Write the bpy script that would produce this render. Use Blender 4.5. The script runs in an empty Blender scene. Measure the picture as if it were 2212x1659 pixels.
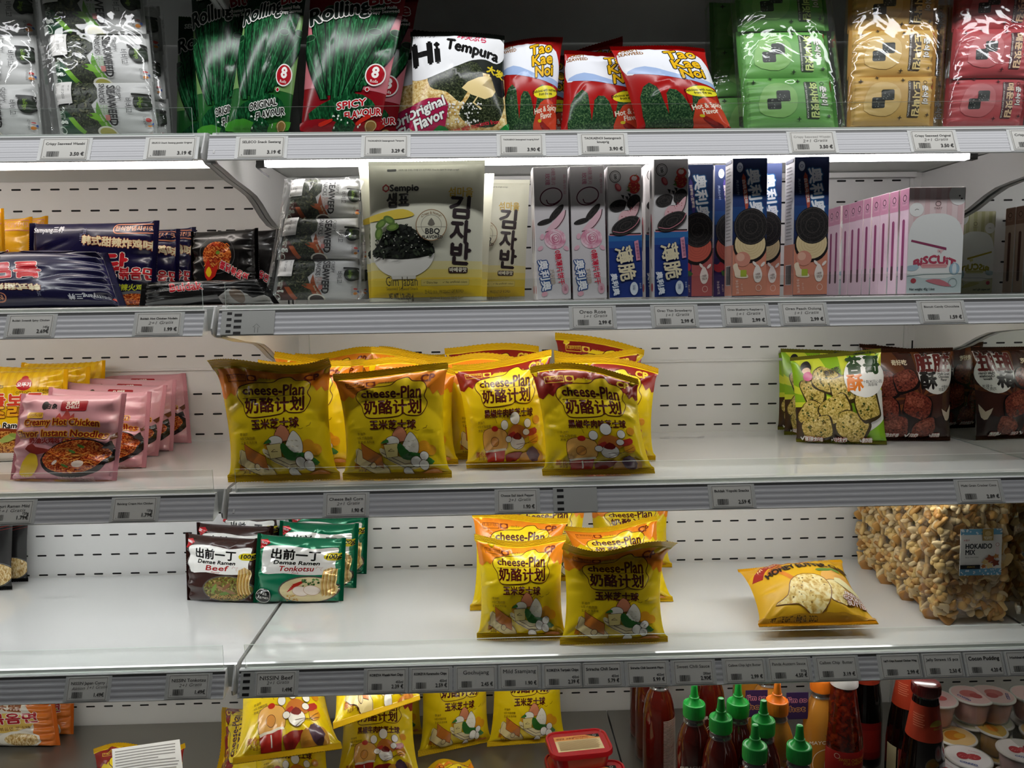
import bpy, bmesh, math, random
import numpy as np
from mathutils import Matrix, Vector
SC = bpy.context.scene
COL = SC.collection
PI = math.pi
# ------------------------------------------------------------------ camera
CAM = np.array([0.3878, -1.1276, 0.0014])
YAW, PITCH, ROLL, FPX, IW, IH = math.radians(1.5366), math.radians(6.1758), math.radians(-0.8523), 1666.5, 2212, 1659
_f = np.array([math.sin(YAW)*math.cos(PITCH), math.cos(YAW)*math.cos(PITCH), -math.sin(PITCH)])
_r0 = np.array([math.cos(YAW), -math.sin(YAW), 0.0])
_u0 = np.cross(_r0, _f)
_r = math.cos(ROLL)*_r0 + math.sin(ROLL)*_u0
_u = -math.sin(ROLL)*_r0 + math.cos(ROLL)*_u0
cd = bpy.data.cameras.new('camera'); cam = bpy.data.objects.new('camera', cd); COL.objects.link(cam)
cd.sensor_width = 36; cd.lens = 36*FPX/IW; cd.clip_start = 0.01; cd.clip_end = 50
cam.matrix_world = Matrix(((_r[0], _u[0], -_f[0], CAM[0]), (_r[1], _u[1], -_f[1], CAM[1]), (_r[2], _u[2], -_f[2], CAM[2]), (0, 0, 0, 1)))
SC.camera = cam
def ray(px, py): return _f + (px-IW/2)/FPX*_r + (IH/2-py)/FPX*_u
def aty(px, py, Y):
    d = ray(px, py); return CAM + d*((Y-CAM[1])/d[1])
def atz(px, py, Z):
    d = ray(px, py); return CAM + d*((Z-CAM[2])/d[2])
# ------------------------------------------------------------------ light and exposure
TUBE_POWER = 16.0
w = bpy.data.worlds.new('aisle_ambient'); SC.world = w; w.use_nodes = True
w.node_tree.nodes['Background'].inputs[0].default_value = (0.93, 0.96, 1.0, 1)
w.node_tree.nodes['Background'].inputs[1].default_value = 0.022
ld = bpy.data.lights.new('canopy_light', 'AREA'); ld.shape = 'RECTANGLE'; ld.size = 3.6; ld.size_y = 0.05; ld.energy = 15; ld.color = (0.97, 0.98, 1.0)
lo = bpy.data.objects.new('canopy_light', ld); COL.objects.link(lo); lo.location = (0.4, -0.32, 0.62); lo.rotation_euler = (math.radians(88), 0, 0)
SC.view_settings.view_transform = 'Standard'; SC.view_settings.look = 'None'; SC.view_settings.gamma = 1
SC.view_settings.exposure = 0.0; SC.view_settings.use_curve_mapping = False
SC.cycles.transparent_max_bounces = 24; SC.cycles.max_bounces = 8
# ------------------------------------------------------------------ materials
def lin(h):
    h = h.lstrip('#')
    return tuple(((int(h[i:i+2], 16)/255+0.055)/1.055)**2.4 if int(h[i:i+2], 16) > 10 else int(h[i:i+2], 16)/255/12.92 for i in (0, 2, 4)) + (1,)
MATS = {}
FIN = {'film': (0.27, 0.5, 0.35), 'slick': (0.2, 0.22, 0.06), 'satin': (0.42, 0.5, 0.0), 'paper': (0.55, 0.4, 0.0), 'gloss': (0.12, 0.5, 0.6), 'matte': (0.7, 0.3, 0.0), 'foil': (0.22, 0.6, 0.5)}
TEX = {}
def M(col, fin='paper'):
    k = (col, fin)
    if k in MATS: return MATS[k]
    m = bpy.data.materials.new((col if col[0] != '#' else 'print_'+col[1:])+'_'+fin); m.use_nodes = True
    nt = m.node_tree; b = nt.nodes['Principled BSDF']
    r, s, c = FIN[fin]
    b.inputs['Roughness'].default_value = r; b.inputs['Specular IOR Level'].default_value = s; b.inputs['Coat Weight'].default_value = c; b.inputs['Coat Roughness'].default_value = 0.12
    if fin == 'foil': b.inputs['Metallic'].default_value = 0.35
    if col[0] == '#': b.inputs['Base Color'].default_value = lin(col)
    else:
        stops, scale, detail, st = TEX[col]
        tc = nt.nodes.new('ShaderNodeTexCoord'); mp = nt.nodes.new('ShaderNodeMapping'); n = nt.nodes.new('ShaderNodeTexNoise'); cr = nt.nodes.new('ShaderNodeValToRGB')
        mp.inputs['Scale'].default_value = st; n.inputs['Scale'].default_value = scale; n.inputs['Detail'].default_value = detail; n.inputs['Distortion'].default_value = 0.6
        nt.links.new(tc.outputs['Object'], mp.inputs[0]); nt.links.new(mp.outputs[0], n.inputs['Vector']); nt.links.new(n.outputs[0], cr.inputs[0])
        el = cr.color_ramp.elements
        while len(el) < len(stops): el.new(0.5)
        for e, (p, h) in zip(el, stops): e.position = p; e.color = lin(h)
        nt.links.new(cr.outputs[0], b.inputs['Base Color'])
    MATS[k] = m; return m
TEX['seaweed'] = ([(.38, '#141a10'), (.52, '#2c3420'), (.68, '#5a6142')], 420, 6, (1, 1, 1))
TEX['seaweed_green'] = ([(.36, '#15301c'), (.52, '#2b4a2e'), (.68, '#5d7d4e')], 420, 6, (1, 1, 1))
TEX['roll'] = ([(.35, '#06210f'), (.55, '#0f4a26'), (.72, '#2f7a48')], 260, 5, (1.6, 1.6, .35))
TEX['noodle'] = ([(.36, '#5a2408'), (.5, '#b5651f'), (.64, '#e8b45c')], 330, 3, (1, 1, 1.4))
TEX['noodle_red'] = ([(.36, '#6a1606'), (.5, '#c24a16'), (.64, '#eda04a')], 330, 3, (1, 1, 1.4))
TEX['noodle_pale'] = ([(.36, '#a87a3a'), (.5, '#d8b878'), (.66, '#f2e2b8')], 300, 3, (1.4, 1, .5))
TEX['beef'] = ([(.34, '#3a2a14'), (.45, '#7a5a2c'), (.55, '#5d7d2a'), (.66, '#c89a64')], 240, 4, (1, 1, 1))
TEX['tempura'] = ([(.36, '#b88f4a'), (.5, '#dfc07c'), (.66, '#f5e6b4')], 220, 5, (1, 1, 1))
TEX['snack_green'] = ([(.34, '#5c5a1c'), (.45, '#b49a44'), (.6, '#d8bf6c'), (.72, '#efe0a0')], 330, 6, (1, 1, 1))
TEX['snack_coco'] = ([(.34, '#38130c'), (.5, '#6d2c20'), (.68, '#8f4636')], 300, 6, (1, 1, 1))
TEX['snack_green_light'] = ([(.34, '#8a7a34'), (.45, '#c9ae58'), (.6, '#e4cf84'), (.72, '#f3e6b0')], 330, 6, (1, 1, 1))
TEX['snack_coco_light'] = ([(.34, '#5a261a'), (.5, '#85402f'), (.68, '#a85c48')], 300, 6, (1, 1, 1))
TEX['chip'] = ([(.34, '#c79a3c'), (.5, '#ecd386'), (.66, '#f7ebb8')], 120, 5, (1, 1, 1))
TEX['cookie'] = ([(.4, '#0c0a0a'), (.55, '#1d1a19'), (.7, '#3a3432')], 500, 5, (1, 1, 1))
TEX['rose'] = ([(.36, '#d98aa4'), (.5, '#eebccb'), (.64, '#f8e2e8')], 90, 3, (1, 1, 1))
TEX['fineprint'] = ([(.47, '#7d7a74'), (.5, '#c9c6be'), (.55, '#dedbd4')], 700, 2, (.25, 1, 1.6))
TEX['ricecracker'] = ([(.3, '#b98a4e'), (.5, '#d9b478'), (.7, '#edd6a4')], 90, 4, (1, 1, 1))
TEX['sauce'] = ([(.4, '#3c0a04'), (.55, '#581206'), (.75, '#7c2c10')], 110, 4, (1, 1, 1))
def mat_nodes(name):
    m = bpy.data.materials.new(name); m.use_nodes = True; nt = m.node_tree
    return m, nt, nt.nodes['Principled BSDF'], nt.nodes['Material Output']
def plain(name, col, rough=.4, metal=0, spec=.5, coat=0):
    m, nt, b, o = mat_nodes(name)
    b.inputs['Base Color'].default_value = lin(col); b.inputs['Roughness'].default_value = rough; b.inputs['Metallic'].default_value = metal
    b.inputs['Specular IOR Level'].default_value = spec; b.inputs['Coat Weight'].default_value = coat; b.inputs['Coat Roughness'].default_value = .08
    return m
def clear(name, tint, gloss, rough, bump=0, scale=60, haze=0.0, edge=.5):
    m, nt, b, o = mat_nodes(name); nt.nodes.remove(b); N = nt.nodes.new; L = nt.links.new
    t = N('ShaderNodeBsdfTransparent'); t.inputs[0].default_value = tint
    g = N('ShaderNodeBsdfGlossy'); g.inputs[0].default_value = (1, 1, 1, 1); g.inputs[1].default_value = rough
    lw = N('ShaderNodeLayerWeight'); lw.inputs[0].default_value = edge
    ma = N('ShaderNodeMath'); ma.operation = 'MULTIPLY_ADD'; ma.inputs[1].default_value = .35; ma.inputs[2].default_value = gloss
    mx = N('ShaderNodeMixShader'); L(lw.outputs[0], ma.inputs[0]); L(ma.outputs[0], mx.inputs[0])
    L(t.outputs[0], mx.inputs[1]); L(g.outputs[0], mx.inputs[2]); out = mx
    if haze:
        d = N('ShaderNodeBsdfDiffuse'); d.inputs[0].default_value = (.9, .92, .92, 1); m2 = N('ShaderNodeMixShader'); m2.inputs[0].default_value = haze
        L(mx.outputs[0], m2.inputs[1]); L(d.outputs[0], m2.inputs[2]); out = m2
    if bump:
        tc = N('ShaderNodeTexCoord'); n = N('ShaderNodeTexNoise'); n.inputs['Scale'].default_value = scale; n.inputs['Detail'].default_value = 1.5; n.inputs['Distortion'].default_value = 2.2; sb = N('ShaderNodeMath'); sb.operation = 'SUBTRACT'; sb.inputs[1].default_value = .5; ab = N('ShaderNodeMath'); ab.operation = 'ABSOLUTE'
        bp = N('ShaderNodeBump'); bp.inputs['Strength'].default_value = bump; bp.inputs['Distance'].default_value = .004
        L(tc.outputs['Object'], n.inputs['Vector']); L(n.outputs[0], sb.inputs[0]); L(sb.outputs[0], ab.inputs[0]); L(ab.outputs[0], bp.inputs['Height']); L(bp.outputs[0], g.inputs['Normal']); L(bp.outputs[0], lw.inputs['Normal'])
    L(out.outputs[0], o.inputs[0]); return m
def emit(name, col, st):
    m, nt, b, o = mat_nodes(name); nt.nodes.remove(b); e = nt.nodes.new('ShaderNodeEmission'); e.inputs[0].default_value = col; e.inputs[1].default_value = st
    nt.links.new(e.outputs[0], o.inputs[0]); return m
def shelf_white(name, col, rough, coat):
    m = plain(name, col, rough, coat=coat); nt = m.node_tree; b = nt.nodes['Principled BSDF']; N = nt.nodes.new; L = nt.links.new
    tc = N('ShaderNodeTexCoord'); n = N('ShaderNodeTexNoise'); n.inputs['Scale'].default_value = 9; n.inputs['Detail'].default_value = 6
    mr = N('ShaderNodeMapRange'); mr.inputs['From Min'].default_value = .35; mr.inputs['From Max'].default_value = .7; mr.inputs['To Min'].default_value = rough*.7; mr.inputs['To Max'].default_value = rough*1.6
    L(tc.outputs['Object'], n.inputs['Vector']); L(n.outputs[0], mr.inputs[0]); L(mr.outputs[0], b.inputs['Roughness']); return m
WHITE = shelf_white('powder_coated_white', '#e4e4e3', .065, .3)
PANEL = plain('back_panel_white', '#dedddb', .36)
DARKP = plain('dark_panel', '#2e2d2b', .5)
LIP = plain('shelf_lip_grey', '#c4c7c2', .3)
RAILM = plain('rail_plastic', '#cbcbcd', .32)
RAILW = plain('rail_edge_white', '#f2f3f0', .25)
RAILD = plain('rail_groove', '#565654', .3)
BLACK = plain('slot_shade_black', '#060505', .8)  # painted shade for the inside of the panel and post slots
BRK = plain('bracket_white', '#d9d8d5', .35)
STEEL = plain('stainless_deck', '#8f8c86', .28, .75)
MIRROR = plain('mirror_glass', '#dfe3e0', .015, 1.0)
ACR = clear('acrylic', (.97, .985, .975, 1), .02, .03, edge=.25)
ACRE = plain('acrylic_edge', '#ccd5cf', .3)
FILM = clear('clear_film', (.985, .985, .985, 1), .010, .05, bump=.7, scale=17, haze=.012, edge=.35)
FILMB = clear('clear_bag_film', (.98, .98, .97, 1), .035, .06, bump=.8, scale=14, haze=.012, edge=.4)
TUBE = {(0, 1): ((1, .90, .83, 1), .78), (0, 2): ((1, .91, .83, 1), .78), (0, 3): ((.98, .99, 1, 1), 1.0), (0, 4): ((1, .97, .92, 1), .7), (1, 1): ((1, .955, .965, 1), .95), (1, 2): ((1, .95, .90, 1), .85), (1, 3): ((1, .99, .97, 1), 1.0), (1, 4): ((1, .97, .92, 1), .75)}
BPL = plain('black_plastic', '#151413', .4)
# ------------------------------------------------------------------ objects
def tag(o, label, cat, group=None):
    o['label'] = label; o['category'] = cat
    if group: o['group'] = group
    return o
def thing(name, label, cat, group=None, mw=None):
    o = bpy.data.objects.new(name, None); o.empty_display_size = .02; COL.objects.link(o)
    if mw is not None: o.matrix_world = mw
    return tag(o, label, cat, group)
class MB:
    def __init__(s): s.v = []; s.f = []; s.m = []; s.mats = []; s.n = 0
    def mi(s, m):
        if m not in s.mats: s.mats.append(m)
        return s.mats.index(m)
    def add(s, v, f, m, smooth=None):
        v = np.asarray(v, float).reshape(-1, 3); k = s.n; s.v.append(v); s.n += len(v)
        one = not isinstance(m, (list, tuple))
        if one: mi = s.mi(m); s.m += [mi]*len(f)
        else: s.m += [s.mi(x) for x in m]
        s.f += [tuple(i+k for i in q) for q in f]
    def box(s, x0, y0, z0, x1, y1, z1, m):
        s.add([(x, y, z) for z in (z0, z1) for y in (y0, y1) for x in (x0, x1)],
              [(0, 2, 3, 1), (4, 5, 7, 6), (0, 1, 5, 4), (2, 6, 7, 3), (0, 4, 6, 2), (1, 3, 7, 5)], m)
    def extrude_x(s, prof, x0, x1, mats, cap=True):
        n = len(prof); v = [(x0, y, z) for y, z in prof]+[(x1, y, z) for y, z in prof]
        f = [(i, (i+1) % n, n+(i+1) % n, n+i) for i in range(n)]
        mm = mats if isinstance(mats, list) else [mats]*n
        if cap: f += [tuple(range(n-1, -1, -1)), tuple(range(n, 2*n))]; mm = mm+[mm[0]]*2
        s.add(v, f, mm)
    def lathe(s, prof, m, seg=32, cx=0, cy=0, a0=0, a1=2*PI, sy=1):
        full = abs(a1-a0-2*PI) < 1e-6; k = seg if full else seg+1; n = len(prof)
        an = [a0+(a1-a0)*i/seg for i in range(k)]
        v = [(cx+r*math.cos(a), cy+sy*r*math.sin(a), z) for a in an for r, z in prof]; f = []
        for i in range(seg):
            j = (i+1) % k
            for q in range(n-1): f.append((i*n+q, j*n+q, j*n+q+1, i*n+q+1))
        s.add(v, f, m)
    def build(s, name, parent=None, smooth=True, mw=None, angle=None):
        me = bpy.data.meshes.new(name)
        me.from_pydata(np.concatenate(s.v).tolist() if s.v else [], [], s.f)
        for m in s.mats: me.materials.append(m)
        me.polygons.foreach_set('material_index', s.m)
        me.polygons.foreach_set('use_smooth', [smooth]*len(s.f))
        if smooth and angle: me.set_sharp_from_angle(angle=math.radians(angle))
        me.update(); o = bpy.data.objects.new(name, me); COL.objects.link(o)
        if parent: o.parent = parent
        if mw is not None: o.matrix_world = mw
        return o
def struct(o): o['kind'] = 'structure'; return o
# ------------------------------------------------------------------ printed artwork
_tc = {}
def text2d(s, ax='CENTER', res=2):
    k = (s, ax, res)
    if k not in _tc:
        c = bpy.data.curves.new('t', 'FONT'); c.body = s; c.resolution_u = res; c.align_x = ax; c.align_y = 'CENTER'; c.space_line = .85
        o = bpy.data.objects.new('t', c); COL.objects.link(o)
        me = bpy.data.meshes.new_from_object(o.evaluated_get(bpy.context.evaluated_depsgraph_get()))
        v = np.array([q.co[:2] for q in me.vertices]).reshape(-1, 2); f = [tuple(p.vertices) for p in me.polygons]
        bpy.data.objects.remove(o); bpy.data.curves.remove(c); bpy.data.meshes.remove(me); _tc[k] = (v, f)
    return _tc[k]
def smooth(pts, n=6, closed=True):
    P = np.array(pts, float); k = len(P); out = []
    for i in range(k if closed else k-1):
        p0, p1, p2, p3 = (P[(i-1) % k], P[i], P[(i+1) % k], P[(i+2) % k]) if closed else (P[max(i-1, 0)], P[i], P[i+1], P[min(i+2, k-1)])
        for t in np.arange(n)/n: out.append(.5*(2*p1+(p2-p0)*t+(2*p0-5*p1+4*p2-p3)*t*t+(3*p1-p0-3*p2+p3)*t**3))
    if not closed: out.append(P[-1])
    return np.array(out)
class Art:
    """flat print, 100 units wide and h units high"""
    def __init__(s, h, base, fin='film'): s.h = h; s.base = base; s.fin = fin; s.L = []; s.cache = {}; s.lay = 0.0
    def raw(s, v, f, c, cut=True, step=1.0): s.L.append((np.asarray(v, float), f, c, cut, s.lay)); s.lay += step; return s
    def poly(s, pts, c, sm=0):
        p = smooth(pts, sm) if sm else np.array(pts, float)
        return s.raw(p, [tuple(range(len(p)))], c)
    def rect(s, x0, y0, x1, y1, c, r=0):
        if not r: return s.poly([(x0, y0), (x1, y0), (x1, y1), (x0, y1)], c)
        p = [(cx+r*math.cos(a), cy+r*math.sin(a)) for cx, cy, b in ((x1-r, y0+r, -PI/2), (x1-r, y1-r, 0), (x0+r, y1-r, PI/2), (x0+r, y0+r, PI)) for a in np.linspace(b, b+PI/2, 5)]
        return s.poly(p, c)
    def ell(s, cx, cy, rx, ry, c, rot=0, n=28, a0=0, a1=360):
        a = np.radians(np.linspace(a0, a1, n, endpoint=a1-a0 < 360)); x, y = rx*np.cos(a), ry*np.sin(a); q = math.radians(rot)
        return s.poly(np.stack([cx+x*math.cos(q)-y*math.sin(q), cy+x*math.sin(q)+y*math.cos(q)], 1), c)
    def line(s, pts, wd, c, closed=False, sm=0):
        P = smooth(pts, sm, closed) if sm else np.array(pts, float); n = len(P)
        T = (np.roll(P, -1, 0)-np.roll(P, 1, 0)) if closed else np.gradient(P, axis=0)
        T /= np.linalg.norm(T, axis=1, keepdims=True)+1e-9; N = np.stack([-T[:, 1], T[:, 0]], 1)*wd/2
        v = np.concatenate([P+N, P-N]); f = [(i, (i+1) % n, n+(i+1) % n, n+i) for i in range(n if closed else n-1)]
        return s.raw(v, f, c)
    def ring(s, cx, cy, rx, ry, wd, c, rot=0):
        a = np.radians(np.linspace(0, 360, 32, endpoint=False)); q = math.radians(rot); x, y = rx*np.cos(a), ry*np.sin(a)
        return s.line(np.stack([cx+x*math.cos(q)-y*math.sin(q), cy+x*math.sin(q)+y*math.cos(q)], 1), wd, c, True)
    def text(s, t, x, y, size, c, bold=0, out=None, ow=1, rot=0, fit=None, shear=0, ax='CENTER', warp=None, cut=None):
        v, f = text2d(t, ax); v = v.copy()*size
        if fit and len(v): v[:, 0] *= fit/(np.ptp(v[:, 0])+1e-9)
        if shear: v[:, 0] += v[:, 1]*shear
        if warp: v = warp(v)
        q = math.radians(rot); v = v @ np.array([[math.cos(q), math.sin(q)], [-math.sin(q), math.cos(q)]])+(x, y)
        cut = size > 5.5 if cut is None else cut
        def multi(offs, col):
            for o in offs: s.raw(v+o, f, col, cut, .3)
            s.lay += .7
        if out: multi([(ow*math.cos(a), ow*math.sin(a)) for a in np.linspace(0, 2*PI, 8, endpoint=False)], out)
        multi([(bold*a, bold*b) for a, b in ((0, 1), (0, -1), (1, 0), (-1, 0))] if bold else [(0, 0)], c)
        return s
    def specks(s, x0, y0, x1, y1, n, r, cols, seed=1, asp=1.0, test=None):
        rng = random.Random(seed)
        for i in range(n):
            x, y = rng.uniform(x0, x1), rng.uniform(y0, y1)
            if test and not test(x, y): continue
            s.ell(x, y, r*rng.uniform(.6, 1.3), r*asp*rng.uniform(.6, 1.3), cols[i % len(cols)], rng.uniform(0, 180), 7)
        return s
    def baked(s, us, vs):
        """verts (x, y, layer, grid x, grid y) and faces, cut along the grid lines us, vs (art units) and the cell diagonals"""
        key = (len(us), len(vs), round(us[0], 3), round(vs[0], 3), round(vs[-1], 3))
        if key in s.cache: return s.cache[key]
        V = []; Fc = []; C = []; n = 0; iu, iv = np.arange(len(us), dtype=float), np.arange(len(vs), dtype=float); nu, nv = len(us)-1, len(vs)-1; diag = nu > 1
        def ext(x, k, i_): # piecewise linear, extended past both ends
            y = np.interp(x, k, i_); y = np.where(x < k[0], (x-k[0])/(k[1]-k[0]), y); return np.where(x > k[-1], i_[-1]+(x-k[-1])/(k[-1]-k[-2]), y)
        for v, f, c, cut, li in s.L:
            if not ((v[:, 0].max() > us[0]) and (v[:, 0].min() < us[-1]) and (v[:, 1].max() > vs[0]) and (v[:, 1].min() < vs[-1])): continue
            g = np.column_stack([ext(v[:, 0], us, iu), ext(v[:, 1], vs, iv)])
            if cut:
                bm = bmesh.new(); bv = [bm.verts.new((p, q, 0)) for p, q in g]
                for q in f:
                    try: bm.faces.new([bv[k] for k in q])
                    except ValueError: pass
                if any(len(q) > 4 for q in f): bmesh.ops.triangulate(bm, faces=bm.faces[:])
                for k, m_ in ((0, nu), (1, nv)):
                    for val in range(m_+1):
                        if not (g[:, k].min() < val < g[:, k].max()): continue
                        no = [0, 0, 0]; no[k] = 1; co = [0, 0, 0]; co[k] = val
                        bmesh.ops.bisect_plane(bm, geom=bm.verts[:]+bm.edges[:]+bm.faces[:], dist=1e-5, plane_co=co, plane_no=no, clear_inner=val == 0, clear_outer=val == m_)
                if diag and len(bm.verts):
                    dd = [q.co.x-q.co.y for q in bm.verts]
                    for val in range(math.ceil(min(dd)), math.floor(max(dd))+1):
                        bmesh.ops.bisect_plane(bm, geom=bm.verts[:]+bm.edges[:]+bm.faces[:], dist=1e-5, plane_co=(val, 0, 0), plane_no=(1, -1, 0))
                bm.verts.index_update(); g = np.array([q.co[:2] for q in bm.verts]).reshape(-1, 2); f = [tuple(q.index for q in p.verts) for p in bm.faces]; bm.free()
            else:
                ok = (g[:, 0] > 0) & (g[:, 0] < nu) & (g[:, 1] > 0) & (g[:, 1] < nv)
                f = [q for q in f if all(ok[k] for k in q)]
            if not len(f): continue
            V.append(np.column_stack([np.interp(g[:, 0], iu, us), np.interp(g[:, 1], iv, vs), np.full(len(g), li), g])); Fc += [tuple(k+n for k in q) for q in f]; C += [c]*len(f); n += len(g)
        r = (np.concatenate(V) if V else np.zeros((0, 5)), Fc, C); s.cache[key] = r; return r
OFF0, OFFL = .00030, .000035
def put_art(mb, art, mapfn):
    V, Fc, C = art.baked(np.array([0., 100.]), np.array([0., art.h]))
    if len(V): mb.add(mapfn(V[:, 0], V[:, 1], OFF0+OFFL*V[:, 2]), Fc, [M(c, art.fin) for c in C])
# ------------------------------------------------------------------ soft packs
class Pack: pass
def creases(rng, n, amp):
    out = []
    for i in range(n):
        u, v, a, l = rng.uniform(-.95, .95), rng.uniform(.08, .92), rng.uniform(0, PI), rng.uniform(.2, .7)
        out.append((u, v*2, u+l*math.cos(a), v*2+l*math.sin(a), amp*rng.uniform(-1, 1), rng.uniform(.03, .09)))
    return out
def surf(S, u, v, side):
    s = S.seal
    if S.axis == 'v':
        t = np.clip((v-s)/(1-2*s), 0, 1); e = np.clip(1-np.abs(u)**S.pu, 0, 1)**S.qu
    else:
        t = np.clip(((u+1)/2-s)/(1-2*s), 0, 1); e = np.clip(1-np.abs(2*v-1)**S.pu, 0, 1)**S.qu
    b = np.sin(PI*t**S.g)**S.pe
    T = S.T*(S.back if side < 0 else 1)
    d = T/2*b*e
    w = np.zeros_like(u)
    for (u0, v0, u1, v1, am, wd) in S.cr:
        dx, dy = u1-u0, v1-v0; L2 = dx*dx+dy*dy; q = np.clip(((u-u0)*dx+(2*v-v0)*dy)/L2, 0, 1)
        dist = np.hypot(u-u0-q*dx, 2*v-v0-q*dy)
        w += am*np.exp(-dist/wd)*np.sin(PI*np.clip(q, .02, .98))**.5
    if S.pleat:
        c = u if S.axis == 'v' else 2*v-1
        for k, (am, fr, ph, en) in enumerate(S.pl):
            tt = t if en else 1-t
            w += am*np.sin(fr*c+ph)*np.exp(-tt/.10)*np.minimum(1, tt/.015)
    edge = np.minimum(1, np.maximum(0, e)*3)
    if S.dim is not None: u0, v0, r, am = S.dim; d = d-am*np.exp(-((u-u0)**2+(2*v-2*v0)**2)/r**2)*e
    d = d+w*edge*np.minimum(1, b*6+.15)
    if S.axis == 'v': uu = u*(1-S.pinch*b**.9); vv = v
    else: uu = u; vv = v*(1-S.pinch*b**.9)+S.pinch*b**.9*.25
    p = (uu+1)/2
    bl, br, tr, tl = S.c
    x = (bl[0]*(1-p)+br[0]*p)*(1-vv)+(tl[0]*(1-p)+tr[0]*p)*vv
    y = (bl[1]*(1-p)+br[1]*p)*(1-vv)+(tl[1]*(1-p)+tr[1]*p)*vv
    z = (bl[2]*(1-p)+br[2]*p)*(1-vv)+(tl[2]*(1-p)+tr[2]*p)*vv
    wa = np.clip((t-.55)/.45, 0, 1)**2 if S.axis == 'v' else 0
    y = y+S.wave*np.sin(u*S.wf+S.wp)*wa
    z = z+S.dip*np.sin(u*S.wf*.8+S.wp+1.3)*wa
    y = y+S.curl*np.clip((v-.82)/.18, 0, 1)**2*S.Hh
    return np.stack([x, y-side*d, z], -1)
def frame(BL, BR, TR, TL):
    BL, BR, TR, TL = map(np.array, (BL, BR, TR, TL))
    xa = (BR-BL)+(TR-TL); xa /= np.linalg.norm(xa)
    up = (TL-BL)+(TR-BR); up -= xa*(up@xa); up /= np.linalg.norm(up); n = np.cross(up, xa)
    o = (BL+BR)/2
    mw = Matrix(((xa[0], n[0], up[0], o[0]), (xa[1], n[1], up[1], o[1]), (xa[2], n[2], up[2], o[2]), (0, 0, 0, 1)))
    loc = [((p-o)@xa, (p-o)@n, (p-o)@up) for p in (BL, BR, TR, TL)]
    return mw, loc
_seed = [7]
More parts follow.
